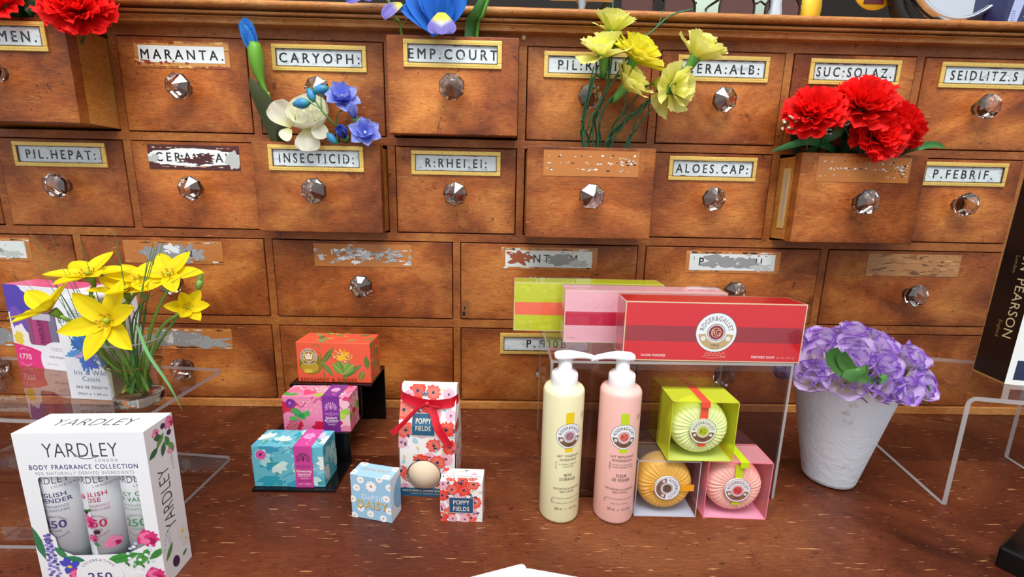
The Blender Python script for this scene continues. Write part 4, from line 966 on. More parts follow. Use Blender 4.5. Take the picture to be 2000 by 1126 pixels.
LY = [('LAIT TONIFIANT', .0795, .0026, .0250, 0), ('HYDRATANT', .0752, .0026, .0185, 0), ("A L'EXTRAIT D'ORANGE", .0708, .0014, .0200, 0), ('& ALOE VERA', .0680, .0014, .0115, 0), ('BOIS', .0575, .0031, .0080, 0), ("D'ORANGE", .0525, .0033, .0175, 0),
      ('INVIGORATING & HYDRATING', .0420, .0021, .0290, 0), ('BODY LOTION', .0385, .0021, .0155, 0), ('WITH EXTRACT OF ORANGE & ALOE VERA', .0310, .0013, .0300, 0), ('PEAUX NORMALES A SECHES - NORMAL TO DRY SKIN', .0255, .0012, .0330, 0), ('200 ml - e - 6.6 fl.oz', .0180, .0029, .0250, 0)]
LP = [('LAIT REPULPANT', .0795, .0026, .0260, 0), ('NOURRISSANT', .0752, .0026, .0220, 0), ("A L'EXTRAIT DE BOURGEONS", .0708, .0014, .0240, 0), ('DE FIGUIER & BEURRE DE KARITE', .0680, .0014, .0260, 0), ('FLEUR', .0575, .0031, .0110, 0), ('DE FIGUIER', .0525, .0033, .0190, 0),
      ('REPLENISHING & NOURISHING', .0420, .0021, .0310, 0), ('BODY LOTION', .0385, .0021, .0160, 0), ('WITH FIG BUD EXTRACT & SHEA BUTTER', .0310, .0013, .0290, 0), ('PEAUX SECHES - DRY SKIN', .0255, .0012, .0180, 0), ('200 ml - e - 6.6 fl.oz', .0180, .0029, .0250, 0)]
bottle('cream yellow lotion pump bottle with a golden strip in front of the clear riser', (0.0655, -0.2445, 0), 0, '#f3eec0', 1, '#f2cf1e', '#b98a98', None, 1, math.radians(13), LY)
bottle('pink lotion pump bottle with a lime green strip beside the wrapped soaps', (0.1255, -0.2450, 0), 0, '#f9c2b8', 1, '#c3dc2a', '#ee7468', None, -1, math.radians(2), LP)

# ------------------------------------------------------------------ clear riser and the three long cartons
def slab(mb, x0, x1, y0, y1, z0, z1):
    mb.box(x0, x1, y0, y1, z0, z1, 0)
def edged(mb, x0, x1, y0, y1, z0, z1, thin):
    "sheet of acrylic: clear faces, frosted-looking cut edges; thin = axis of thickness"
    P = [(x, y, z) for x in (x0, x1) for y in (y0, y1) for z in (z0, z1)]; I = [mb.add(p) for p in P]
    for q, ax in (((0, 1, 3, 2), 'x'), ((4, 6, 7, 5), 'x'), ((0, 4, 5, 1), 'y'), ((2, 3, 7, 6), 'y'), ((0, 2, 6, 4), 'z'), ((1, 5, 7, 3), 'z')):
        mb.fi([I[i] for i in q], 0 if ax == thin else 1)
cr = thing('acrylic_riser', 'clear acrylic box riser behind the soaps carrying three long soap cartons', 'stand', (0.188, -0.15, 0), 0.0)
b = MB(); x0, x1, y0, y1, h, t = 0.0530, 0.3225, -0.2210, -0.0700, 0.1680, 0.0030
edged(b, x0, x1, y0, y1, h-t, h, 'z'); edged(b, x0+t, x1-t, y0, y0+t, 0, h-t, 'y'); edged(b, x0, x0+t, y0, y1, 0, h-t, 'x'); edged(b, x1-t, x1, y0, y1, 0, h-t, 'x')
M['acr_smoke'] = clear('smoky_acrylic', (0.80, 0.77, 0.78), 1.62, gl=1.0)
b.build('riser_box', [M['acr_smoke'], M['acrylic_edge']], cr, world=True, fix=True)
def long_carton(label, x, y, w, d, h, rz, body, band, kind):
    o = thing('long_soap_carton', label, 'box', (x, y, 0.1681), rz, 'long soap cartons on the clear riser'); mb = MB(); card_box(mb, w, d, h, body)
    pp_ = box_panels(mb, w, d, h)
    for nm_, ww in (('front', w), ('right', d), ('left', d)):
        P = pp_[nm_]; P.rect(0, h*.335, ww, h*.60, band)
        if kind != 'lime':
            lt = '#c8525c' if kind == 'red' else '#e85a78'
            n_ = int(ww/.0011)
            for k in range(n_): P.lift -= P.step; P.rect(k*.0011, h*.335, k*.0011+.00022, h*.60, lt)
        for (a, b_, c_, e_) in ((0, 0, ww, .0011), (0, h-.0011, ww, h), (0, 0, .0011, h), (ww-.0011, 0, ww, h)): P.rect(a, b_, c_, e_, '#e4c9a0' if kind == 'red' else ('#d6cf86' if kind == 'lime' else '#e8c8b8'))
    P = pp_['top']
    for (a, b_, c_, e_) in ((0, 0, w, .0010), (0, 0, .0010, d), (w-.0010, 0, w, d), (0, d-.001, w, d)): P.rect(a, b_, c_, e_, '#e4d0b0')
    P = pp_['front']
    if kind == 'red':
        rg_badge(P, w*.513, h*.50, .0226, '#8a1f30', '#c2a878', mono='#f0c8a0', ringc='#5a4a4a'); P.text('DEPUIS 1862', w*.513, h*.50-.0185, .0010, '#2a2420', 0, 'C', 1, .2)
        P.text('SAVONS PARFUMÉS', .0205, .0048, .0026, '#fbe8e4', 1, 'L', .9, .08, fw=.0265); P.text('PERFUMED SOAPS', w-.054, .0048, .0026, '#fbe8e4', 1, 'L', .9, .08, fw=.0255); P.text('Net Wt. 3x3.5 oz', w-.0265, .0048, .0022, '#f0a8a0', 0, 'L', .9, .05, fw=.020)
        S = [(.090, .0085)]
        for k in range(11): S += [(.0905+.0022*k, .0112 if k % 2 else .0078)]
        P.curve(S, .0003, '#f2d0b8', 40); P.curve([(.088, .0058), (.100, .0070), (.114, .0056), (.100, .0042), (.092, .0050)], .0003, '#f2d0b8', 30)
    else:
        P.text('3x100g - e', .005, .0045, .0022, '#a8963a' if kind == 'lime' else '#b07a84', 0, 'L', .9, .05, fw=.013)
        rnd = random.Random(4)
        if kind == 'lime':
            for k in range(60):
                x_, y_ = rnd.uniform(.002, w-.002), rnd.choice([rnd.uniform(.004, h*.3), rnd.uniform(h*.64, h-.004)]); P.lift -= P.step*.8; P.blob(x_, y_, .005, .003, rnd.choice(['#cbd02c', '#bcc414', '#c6cc22']), k, .8, 12)
        else:
            for k in range(6):
                x_ = rnd.uniform(.004, w); P.curve([(x_, h*.65), (x_+.012, h*.78), (x_+.022, h*.68), (x_+.03, h*.9)], .0003, '#e49ab0')
    mb.build('carton', [M['card']], o)
    f = MB(); e_ = .0012; f.box(-w/2-e_, w/2+e_, -d/2-e_, d/2+e_, .0, h+e_); f.build('clear_wrap', [M['film']], o, fix=True)
    return o
long_carton('long red soap carton with round white emblem at the front of the clear riser', .2305, -.2000, .1960, .0365, .0665, math.radians(-1), '#d61c28', '#a32c38', 'red')
long_carton('long pink soap carton with crimson band between the red and lime cartons', .1730, -.1410, .1960, .0365, .0650, math.radians(-1), '#f0b2be', '#cf1f45', 'pink')
long_carton('long lime green soap carton with coral band furthest back on the clear riser', .1125, -.0945, .1960, .0365, .0650, math.radians(-1), '#c2cb18', '#f2694a', 'lime')

# ------------------------------------------------------------------ pleated soaps in clear cartons
def soap_disc(label, loc, rz, col, strip, inner, low, rot, sd, up=0.0):
    r = .0305; t = .0135; o = thing('wrapped_soap', label, 'soap', loc, rz, 'pleated round soaps in clear cartons'); mb = MB(); n = 150; cz = .0340
    rnd = random.Random(sd); c0 = lin(col); NP = 34; ph = [rnd.uniform(-.4, .4) for _ in range(NP+1)]
    rows = []
    for (rr, y, am) in ((.006, -t, 0), (.0125, -t-.0004, .0002), (.018, -t-.0010, .0004), (.023, -t-.0006, .00065), (.027, -t+.0016, .0007), (.0295, -t+.0050, .0006), (r, -t+.0100, .0003), (r, t-.008, .0003), (.0270, t, .0003), (.002, t, 0)):
        row = []
        for k in range(n):
            a = 2*PI*k/n; q = a/(2*PI)*NP; i = int(q) % NP; f = q-int(q); s_ = (f if f > .12 else (1-f*8)*.9+.1)
            aa = a+.25*(rr/r)
            row.append((rr*math.cos(aa), y-am*(s_-.5)*2*(1+ph[i]*2), cz+rr*math.sin(aa)))
        rows.append(row)
    mb.grid(rows, 0, c0, True, True); M_ = M.setdefault('pleat', inkmat('pleated_paper', 0.6)); mb.build('pleated_wrap', [M_], o)
    yb = -t-.0022; fx = lambda u, v: (u*math.cos(rot)-v*math.sin(rot), u*math.sin(rot)+v*math.cos(rot))
    for (a, b_) in ((.0105, .0300), (-.0180, -.0105)):
        w_ = .0040; q = [fx(-w_, a), fx(w_, a), fx(w_, b_), fx(-w_, b_)]
        e_ = .0020 if b_ > 0 else 0
        yq = yb-.0012; b = MB(); b.face([(q[0][0], yq, cz+q[0][1]), (q[1][0], yq, cz+q[1][1]), (q[2][0], yq+e_*.6, cz+q[2][1]), (q[3][0], yq+e_*.6, cz+q[3][1])], 0, lin(strip)); b.build('paper_band', [M['card']], o)
    yb -= .0012; b = MB(); b.lathe([(0, yb-.0006), (.0138, yb-.0006), (.0142, yb), (.0138, yb+.0016)], 36, (0, 0, cz), 0, lin('#eef2f6'), axis='Y')
    P = Panel(b, lambda x, y, l: (x, yb-.0007-l, cz+y), 1, 1, 0, [(-1, -1), (1, -1), (1, 1), (-1, 1)])
    rg_badge(P, 0, 0, .0142, inner, low, mono='#3a3420', rot=rot); b.build('seal', [M['card']], o); return o
def clear_carton(label, loc, rz, w, d, h, mats, strip=None):
    o = thing('clear_soap_carton', label, 'box', loc, rz, 'clear cartons around the round soaps'); mb = MB()
    x, y = w/2, d/2
    faces = {'front': [(-x, -y, 0), (x, -y, 0), (x, -y, h), (-x, -y, h)], 'back': [(x, y, 0), (-x, y, 0), (-x, y, h), (x, y, h)], 'left': [(-x, y, 0), (-x, -y, 0), (-x, -y, h), (-x, y, h)],
             'right': [(x, -y, 0), (x, y, 0), (x, y, h), (x, -y, h)], 'top': [(-x, -y, h), (x, -y, h), (x, y, h), (-x, y, h)], 'bottom': [(-x, y, .0002), (x, y, .0002), (x, -y, .0002), (-x, -y, .0002)]}
    names = list(mats.keys()); ml = []
    for k_ in faces:
        m_ = mats.get(k_, mats['front'])
        if m_ not in ml: ml.append(m_)
        mb.face(faces[k_], ml.index(m_))
    mb.build('clear_shell', ml, o, fix=True)
    e = MB(); q = .0004
    for (a, b_) in (((-x, -y, 0), (x, -y, 0)), ((-x, -y, h), (x, -y, h)), ((-x, -y, 0), (-x, -y, h)), ((x, -y, 0), (x, -y, h)), ((-x, y, h), (x, y, h)), ((-x, -y, h), (-x, y, h)), ((x, -y, h), (x, y, h)), ((x, -y, 0), (x, y, 0)), ((x, y, 0), (x, y, h)), ((-x, -y, 0), (-x, y, 0)), ((-x, y, 0), (-x, y, h))):
        e.box(min(a[0], b_[0])-q, max(a[0], b_[0])+q, min(a[1], b_[1])-q, max(a[1], b_[1])+q, max(0, min(a[2], b_[2])-q), max(a[2], b_[2])+q, 0)
    e.build('folded_edges', [mats['edge']], o)
    if strip:
        s = MB(); s.box(-.0045+strip[1], .0045+strip[1], -y-.0002, y+.0002, h+.0001, h+.0005, 0, lin(strip[0])); s.box(-.0045+strip[1], .0045+strip[1], -y-.0006, -y-.0002, h-.0045 if len(strip) < 3 else h-strip[2], h+.0005, 0, lin(strip[0]))
        s.build('paper_band', [M['card']], o)
    return o
lime_t = clear('lime_film', (0.80, 0.85, 0.05), 1.45, opac=0.55); lime_c = clear('lime_tint', (0.98, 1.0, 0.86), 1.35)
pink_t = clear('rose_film', (0.98, 0.45, 0.50), 1.45, opac=0.45); pink_c = clear('rose_tint', (1.0, 0.94, 0.95), 1.35)
grey_t = clear('grey_film', (0.80, 0.80, 0.84), 1.5, opac=0.06); grey_c = clear('plain_film', (0.97, 0.97, 0.99), 1.35); pale_b = simple('pale_base_card', '#b9c0d0', 0.4)
pink_b = simple('rose_base_card', '#e2a6c0', 0.4); lime_b = simple('lime_base_card', '#c8d27a', 0.4)
S1 = (.1822, -.2335, 0); S2 = (.2588, -.2360, 0); S3 = (.2135, -.2350, .0690)
clear_carton('clear grey carton around the golden yellow soap at the lower left of the soap trio', S1, math.radians(-1), .0675, .0375, .0670, {'front': grey_c, 'left': grey_t, 'right': grey_t, 'top': grey_t, 'back': grey_c, 'bottom': pale_b, 'edge': simple('grey_fold', '#b8b4bc', .3)})
soap_disc('golden yellow pleated round soap with its orange band turned sideways', (S1[0], S1[1]-.001, .0004), math.radians(-1), '#efb850', '#f8a81c', '#7a5a50', '#8a6450', -PI/2, 1)
clear_carton('rose pink tinted clear carton at the right foot of the soap trio', S2, math.radians(-2.5), .0680, .0375, .0680, {'front': pink_c, 'left': pink_t, 'right': pink_t, 'top': pink_t, 'back': pink_t, 'bottom': pink_b, 'edge': simple('rose_fold', '#ee7f92', .3)}, ('#c8e016', .004, .0060))
soap_disc('pale pink pleated round soap with lime band inside the rose carton', (S2[0], S2[1]-.001, .0004), math.radians(-2.5), '#fcc6b6', '#c8e016', '#e8505a', '#8a6450', 0.0, 2)
clear_carton('lime yellow clear carton stacked on top of the two other soap cartons', S3, math.radians(-1), .0690, .0375, .0675, {'front': lime_c, 'left': lime_t, 'right': lime_t, 'top': lime_t, 'back': lime_t, 'bottom': lime_b, 'edge': simple('lime_fold', '#c6cc3a', .3)}, ('#f2543c', .0, .0060))
soap_disc('pale green pleated round soap with red band inside the topmost lime carton', (S3[0], S3[1]-.001, .0694), math.radians(-1), '#ecf6c0', '#f2543c', '#c6d42c', '#7a5446', 0.0, 3)

# ------------------------------------------------------------------ right riser with the hairbrush carton
def bent_riser(name, label, loc, rz, w, d, h, t=.0050, r=.010):
    o = thing(name, label, 'stand', loc, rz); mb = MB(); n = 6
    zb = .0008; out = [(0, zb), (0, h-r)]+[(r-r*math.cos(PI/2*k/n), h-r+r*math.sin(PI/2*k/n)) for k in range(1, n+1)]+[(w-r+r*math.sin(PI/2*k/n), h-r+r*math.cos(PI/2*k/n)) for k in range(n+1)]+[(w, zb)]
    r2 = r-t; inn = [(t, zb), (t, h-r)]+[(r-r2*math.cos(PI/2*k/n), h-r+r2*math.sin(PI/2*k/n)) for k in range(1, n+1)]+[(w-r+r2*math.sin(PI/2*k/n), h-r+r2*math.cos(PI/2*k/n)) for k in range(n+1)]+[(w-t, zb)]
    m = len(out)
    for i in range(m-1):
        a, b_, c_, e_ = out[i], out[i+1], inn[i+1], inn[i]
        mb.face([(a[0], 0, a[1]), (a[0], d, a[1]), (b_[0], d, b_[1]), (b_[0], 0, b_[1])], 0, sm=False)
        mb.face([(e_[0], 0, e_[1]), (c_[0], 0, c_[1]), (c_[0], d, c_[1]), (e_[0], d, e_[1])], 0)
        for y_ in (0, d): mb.face([(a[0], y_, a[1]), (b_[0], y_, b_[1]), (c_[0], y_, c_[1]), (e_[0], y_, e_[1])], 1)
    for (p, q) in ((out[0], inn[0]), (out[-1], inn[-1])): mb.face([(p[0], 0, zb), (q[0], 0, zb), (q[0], d, zb), (p[0], d, zb)], 1)
    mb.build('bent_sheet', [M['acrylic'], M['acrylic_edge']], o, fix=True); return o
rr_ = bent_riser('acrylic_riser', 'clear acrylic bent riser right of the flower pot under the hairbrush carton', (0.5150, -0.2300, 0), math.radians(-12), .168, .138, .1365)
mp = thing('hairbrush_carton', 'black hairbrush carton with gilt edges standing on the right clear riser', 'box', (0.5952, -0.1955, 0.1367), math.radians(-11))
W_, D_, H_ = .085, .046, .285; mp.rotation_euler.y = .02; mb = MB(); BK = lin('#0b0b0e')
fo = lambda x, y, l: (x, -l, y)
holed(mb, [(0, 0), (W_, 0), (W_, H_), (0, H_)], rrect(.0115, .0360, W_-.0115, H_-.014, .020, 8), fo, 0, lin('#eef2ee'))
mb.face([(0, 0, 0), (0, 0, H_), (0, D_, H_), (0, D_, 0)], 0, BK); mb.face([(W_, 0, 0), (W_, D_, 0), (W_, D_, H_), (W_, 0, H_)], 0, BK)
mb.face([(0, D_, 0), (0, D_, H_), (W_, D_, H_), (W_, D_, 0)], 0, BK); mb.face([(0, 0, H_), (W_, 0, H_), (W_, D_, H_), (0, D_, H_)], 0, BK); mb.face([(0, 0, 0), (0, D_, 0), (W_, D_, 0), (W_, 0, 0)], 0, BK)
P = Panel(mb, fo, W_, H_, 0); P.rect(.007, .006, W_-.007, .030, '#16264e')
for q in range(5): P.curve([(.030+.006*q, .012), (.036+.006*q, .018), (.040+.006*q, .011)], .0008, '#c8d0e0')
P = Panel(mb, lambda x, y, l: (-l, D_-x, y), D_, H_, 0)
for (a, b_, c_, e_) in ((0, 0, D_, .0012), (0, 0, .0008, H_)): P.rect(a, b_, c_, e_, '#b8934e')
GO = '#e8d9a8'
P.text('MASON', .0270, .179, .0115, GO, 0, 'L', .8, .04, rot=-PI/2, fw=.046); P.text('PEARSON', .0270, .125, .0115, GO, 0, 'L', .8, .04, rot=-PI/2, fw=.073)
P.text('London', .0180, .150, .0045, '#a88a50', 0, 'L', .9, .1, rot=-PI/2); P.text('England', .0180, .072, .0045, '#a88a50', 0, 'L', .9, .1, rot=-PI/2)
mb.build('carton', [M['card']], mp)
f = MB(); f.face([(.010, .0004, .034), (W_-.010, .0004, .034), (W_-.010, .0004, H_-.012), (.010, .0004, H_-.012)]); f.build('window_film', [M['film']], mp)
hb = thing('hairbrush', 'red padded hairbrush with black handle lying behind the carton window', 'hairbrush', (0.5952, -0.1955, 0.1371), math.radians(-11)); hb.rotation_euler.y = .02
b = MB(); rows = []
for k in range(15):
    z = .058+.165*k/14; q = math.sin(PI*min(1, (k+.6)/15)); w_ = .030*q**.55
    rows.append([(W_/2+w_*math.cos(a), .0230-(.0135*q**.6*max(0, math.sin(a)))+(.004*max(0, -math.sin(a))), z) for a in (2*PI*i/20 for i in range(20))])
b.grid(rows, 0, lin('#c40f22'), True, True); b.build('pad', [inkmat('red_rubber', .25, coat=.4)], hb)
b = MB(); b.box(.014, W_-.014, .028, .042, .040, .232, bev=.004); b.box(.014, W_-.014, .006, .042, .034, .058, bev=.006); b.build('handle', [M['dark']], hb)

# ------------------------------------------------------------------ left riser (two decks) and what stands on it
lr = thing('acrylic_riser', 'clear two deck acrylic riser at the left carrying the flower vase', 'stand', (-0.5, -0.21, 0), 0)
b = MB(); t = .004
def deck(mb, pts, z0, z1):
    m = len(pts)
    mb.face([(p[0], p[1], z1) for p in pts], 0); mb.face([(p[0], p[1], z0) for p in reversed(pts)], 0)
    for i in range(m):
        p, q = pts[i], pts[(i+1) % m]; mb.face([(p[0], p[1], z0), (q[0], q[1], z0), (q[0], q[1], z1), (p[0], p[1], z1)], 1)
def cornered(x0, x1, yf0, yf1, yb0, yb1, r=.006):
    P = [(x0, yf0), (x1-r, yf1), (x1-r*.3, yf1+r*.3), (x1, yf1+r), (x1, yb1-r), (x1-r*.3, yb1-r*.3), (x1-r, yb1), (x0, yb0)]
    return P
deck(b, cornered(-.655, -.3500, -.272, -.2860, -.118, -.1490), .120, .120+t)
deck(b, cornered(-.655, -.3500, -.302, -.3040, -.118, -.1500), 0.0002, t)
b.box(-.659, -.655, -.300, -.118, 0, .124, 0)
b.build('bent_sheet', [M['acrylic'], M['acrylic_edge']], lr, world=True, fix=True)
# pink nail and fragrance carton
w_, d_, h_ = .152, .034, .1035; rz = math.radians(-12)
pb = thing('fragrance_carton', 'wide pink and violet fragrance gift carton at the back of the left riser', 'box', (-.6005+.076*math.cos(rz)+.017*math.sin(-rz), -.1480+.076*math.sin(rz)+.017*math.cos(rz), .1241), rz)
mb = MB(); card_box(mb, w_, d_, h_, '#f4f2f8'); pp_ = box_panels(mb, w_, d_, h_); P = pp_['top']; P.rect(0, 0, w_*.72, d_, '#ea5a92'); P.curve([(w_*.25, .014), (w_*.32, .022), (w_*.38, .012), (w_*.46, .02)], .0008, '#fff4f8')
for k in range(5): P.curve([(w_*.63, .004+.005*k), (w_*.8, .007+.005*k), (w_*.98, .003+.005*k)], .0004, '#8a8a9a')
P = pp_['front']; P.rect(.001, h_-.006, .001, h_, '#ea5a92')
P.blob(.012, .088, .022, .020, '#5a46b4', 1, .2, 24); P.blob(.040, .062, .026, .016, '#5248b0', 2, .25, 24, rot=-.5); P.blob(.016, .056, .012, .022, '#7a52b8', 6, .25, 20, rot=.4); P.blob(.014, .036, .014, .018, '#f6f0ee', 3, .2, 20); P.blob(.010, .036, .007, .009, '#f2d24a', 4, .3, 16)
P.blob(.048, .088, .012, .010, '#f6dcd0', 9, .3, 20); P.blob(.060, .072, .008, .010, '#ea4a80', 9, .4, 16)
P.rect(0, 0, .062, .0, '#e8337f') ; P.poly([(0, 0), (.056, 0), (.048, .012), (.040, .022), (.026, .026), (0, .030)], '#e8337f')
P.text('EXPERTS IN', .0135, .0125, .0016, '#fbd8e6', 0, 'C', 1, .1, arc=(.0105, PI/2)); P.text('1770', .0135, .0100, .0068, '#fbe6ee', 1, 'C', .9, .0, fw=.020); P.text('FINE FRAGRANCE', .0135, .0125, .0015, '#fbd8e6', 0, 'C', 1, .1, arc=(-.0115, -PI/2))
P.poly(rrect(.026, .030, .072, .074, .004), '#8a5a78'); P.rect(.032, .031, .060, .062, '#a0386e'); P.rect(.060, .031, .070, .070, '#7c7890'); P.rect(.036, .062, .064, .070, '#c8c4d0'); P.rect(.034, .031, .044, .062, '#b64a80')
P.text('YARDLEY', .050, .032, .0075, '#3a1838', 0, 'L', .8, .02, rot=PI/2, fw=.030)
P.ell(.068, .010, .030, .026, '#f3f1f7', 30); P.text('YARDLEY', .056, .024, .0050, '#8a8a98', 2, 'L', .8, .02, fw=.026); P.text('FINE FRAGRANCE', .052, .0150, .0026, '#4a4a58', 1, 'L', 1, .05, fw=.032); P.text('100% NATURAL', .046, .0060, .0016, '#8a8a98', 0, 'L', 1, .05)
P = pp_['right']; P.rect(.008, .006, .026, .090, '#ece6f2'); P.rect(.013, .030, .023, .082, '#7a4c94'); P.rect(.0155, .030, .019, .082, '#e86a9a'); P.blob(.017, .016, .009, .007, '#e84a6a', 4, .3, 20)
mb.build('carton', [M['card']], pb)
# iris carton
w_, d_, h_ = .0500, .030, .1100; rz = math.radians(-5)
ic = thing('toilette_carton', 'slim white carton printed with a blue iris beside the flower vase', 'box', (-.4275, -.2240, .1241), rz)
mb = MB(); card_box(mb, w_, d_, h_, '#eff3fa'); pp_ = box_panels(mb, w_, d_, h_); P = pp_['front']
for k in range(5): P.rect(.014, .0965-.0016*k, .034, .0970-.0016*k, '#8a8fa0')
P.text('BRONNLEY', .0012, .0830, .0046, '#3c4048', 2, 'L', 1, .05, fw=.046); P.text('SINCE 1884', .018, .078, .0018, '#6a6f7a', 0, 'L', 1, .1)
for (x, y, rx, ry, c, ro) in ((.026, .063, .010, .009, '#2f86dc', .2), (.019, .060, .007, .006, '#3a74d0', 0), (.033, .060, .007, .006, '#2a8ee0', 0), (.026, .048, .012, .005, '#7f8fdc', 0), (.012, .051, .009, .003, '#5a9ae0', .4), (.040, .050, .009, .0045, '#7a86d4', -.3), (.045, .043, .006, .006, '#2f7ed4', 0), (.023, .040, .006, .009, '#4a7ed4', .3), (.031, .041, .006, .007, '#5a6ad0', -.2), (.028, .052, .006, .003, '#b29ae0', .1), (.018, .048, .005, .002, '#c8a8e0', .2), (.038, .055, .005, .002, '#c0a0e0', .5)): P.blob(x, y, rx, ry, c, x*900, .5, 26, 3, ro)
P.text('Iris & Wild', .0265, .0275, .0052, '#3a5a8a', 2, 'C', .8, .05, fw=.036); P.text('Cassis', .0265, .0208, .0050, '#3a5a8a', 2, 'C', .8, .05, fw=.020)
P.text('EAU DE TOILETTE', .026, .0125, .0027, '#5a5f6c', 1, 'C', 1, .1, fw=.035); P.text('50ml e 1.6fl.oz.', .026, .0052, .0028, '#7a7f8c', 0, 'C', 1, .06, fw=.034)
mb.build('carton', [M['card']], ic)

# ------------------------------------------------------------------ flower pot
pot = thing('flower_pot', 'white tapered plaster flower pot filled with purple silk crocuses', 'flower pot', (0.4165, -0.1795, 0))
mb = MB(); mb.lathe([(0, .002), (.024, .001), (.0275, .0025), (.0292, .007), (.0555, .1385), (.0562, .1400), (.0540, .1405), (.0520, .1330), (.030, .1300), (0, .1295)], 72)
def potmat():
    m, nt, b = mat('rough_white_plaster'); L = nt.links.new; tc = N(nt, 'ShaderNodeTexCoord'); n1 = N(nt, 'ShaderNodeTexNoise'); n1.inputs['Scale'].default_value = 75; n1.inputs['Detail'].default_value = 6; n1.inputs['Distortion'].default_value = 1.5
    L(tc.outputs['Object'], n1.inputs['Vector']); bp = N(nt, 'ShaderNodeBump'); bp.inputs['Strength'].default_value = .6; bp.inputs['Distance'].default_value = .0014; L(n1.outputs['Fac'], bp.inputs['Height']); L(bp.outputs[0], b.inputs['Normal'])
    n2 = N(nt, 'ShaderNodeTexNoise'); n2.inputs['Scale'].default_value = 30; n2.inputs['Detail'].default_value = 8; L(tc.outputs['Object'], n2.inputs['Vector']); r = N(nt, 'ShaderNodeValToRGB')
    r.color_ramp.elements[0].position = .30; r.color_ramp.elements[0].color = (*lin('#a8a29a'), 1); r.color_ramp.elements[1].position = .38; r.color_ramp.elements[1].color = (*lin('#e9f2fb'), 1)
    L(n2.outputs['Fac'], r.inputs[0]); L(r.outputs[0], b.inputs['Base Color']); b.inputs['Roughness'].default_value = .7; return m
mb.build('pot', [potmat()], pot)
ms = MB(); rnd = random.Random(3)
for k in range(110):
    a, q = rnd.uniform(0, 2*PI), .051*math.sqrt(rnd.random()); p = Vector((q*math.cos(a), q*math.sin(a), .1312)); dd = Vector((rnd.uniform(-1, 1), rnd.uniform(-1, 1), rnd.uniform(-.1, .5)))*.012
    ms.tube([p, p+dd*.5+Vector((0, 0, .002)), p+dd], .0006, 4, 0, lin(rnd.choice(['#6a4a2a', '#3f2a1a', '#8a6a40', '#4a3a26'])), False)
o = ms.build('moss', [M['ink']], pot); o['kind'] = 'stuff'

# ------------------------------------------------------------------ odds at the edges of the counter
o = MB(); c_ = atz(1958, 1076, .0); o.X = Matrix.Translation((c_.x+.003, c_.y-.052, 0)) @ Matrix.Rotation(math.radians(28), 4, 'Z'); o.box(-.012, .10, -.07, .045, 0, .022, bev=.002)
q = o.build('black_tray', [M['blackacrylic']]); tag(q, 'matt black block at the front right corner of the counter', 'tray')
def rcard(x, y, rz, w, h, label, z):
    b = MB(); P = rrect(-w/2, -h/2, w/2, h/2, .004); X = Matrix.Translation((x, y, 0)) @ Matrix.Rotation(rz, 4, 'Z'); b.X = X
    m = len(P); b.face([(p[0], p[1], z+.0006) for p in P], 0, lin('#f1e6e4')); b.face([(p[0], p[1], z) for p in reversed(P)], 0, lin('#e8dcc0'))
    for i in range(m): a, c_ = P[i], P[(i+1) % m]; b.face([(a[0], a[1], z), (c_[0], c_[1], z), (c_[0], c_[1], z+.0006), (a[0], a[1], z+.0006)], 0, lin('#c8b060'))
    q = b.build('paper_label', [M['card']]); tag(q, label, 'label', 'paper labels at the front edge')
rcard(.0010, -.3445, math.radians(18), .060, .036, 'pale rounded card label lying flat at the front edge of the counter', .0001)
rcard(.0500, -.3480, math.radians(-12), .060, .036, 'pale card label overlapping the right side of the other front edge label', .0008)

# ------------------------------------------------------------------ on top of the cabinet
ZT = 0.5876
def topthing(name, label, cat, px, Y=0.0): p = at(px, 30, Y); return thing(name, label, cat, (p.x, Y, ZT))
o = topthing('display_pole', 'chrome display pole standing on the cabinet top', 'display stand', 1135, .01)
b = MB(); b.lathe([(0, 0), (.030, 0), (.030, .002), (.0075, .003), (.0075, .22), (0, .22)], 32); b.build('pole', [M['chrome']], o)
b = MB(); b.box(-.045, .045, -.004, .004, .026, .029, bev=.001); b.build('cross_bar', [M['chrome']], o)
def shades(label, px, Y, z, rz):
    o = topthing('sunglasses', label, 'sunglasses', px, Y); o.location.z = z; o.rotation_euler.z = rz; lens = M.setdefault('brown_lens', simple('brown_lens', '#4a1f14', .05, coat=.6))
    for s in (-1, 1):
        b = MB(); R_ = rrect(s*.034-.026, 0, s*.034+.026, .044, .018, 6); b.face([(p[0], 0, p[1]) for p in R_], 0); b.face([(p[0], .0015, p[1]) for p in reversed(R_)], 0)
        l = b.build('lens', [lens], o)
        f = MB(); f.tube([(p[0], -.0006, p[1]) for p in R_+[R_[0]]], .0013, 6, 0, (1, 1, 1), False); f.build('rim', [M['dark']], o)
        t_ = MB(); t_.tube([(s*.061, 0, .034), (s*.062, .03, .036), (s*.060, .10, .030), (s*.058, .13, .014)], .0018, 6); t_.build('temple_arm', [M['dark']], o)
    b = MB(); b.tube([(-.008, 0, .030), (0, -.001, .034), (.008, 0, .030)], .0014, 6); b.build('bridge', [M['dark']], o)
shades('brown lensed sunglasses at the left of the cabinet top display', 1285, .02, ZT+.003, .25)
shades('brown lensed sunglasses right of the pale display block', 1482, .02, ZT+.0012, .05)
o = topthing('display_block', 'pale mint display block behind the sunglasses on the cabinet top', 'display block', 1372, .07); b = MB(); b.box(-.026, .026, -.015, .03, 0, .15, bev=.004); b.build('block', [simple('mint_plastic', '#b9cdbb', .35)], o)
o = topthing('display_board', 'dark upright display board between the pale blocks', 'panel', 1412, .07); b = MB(); b.box(-.018, .012, -.010, .02, 0, .15, bev=.002); b.build('panel', [simple('dark_panel', '#1a1820', .35)], o)
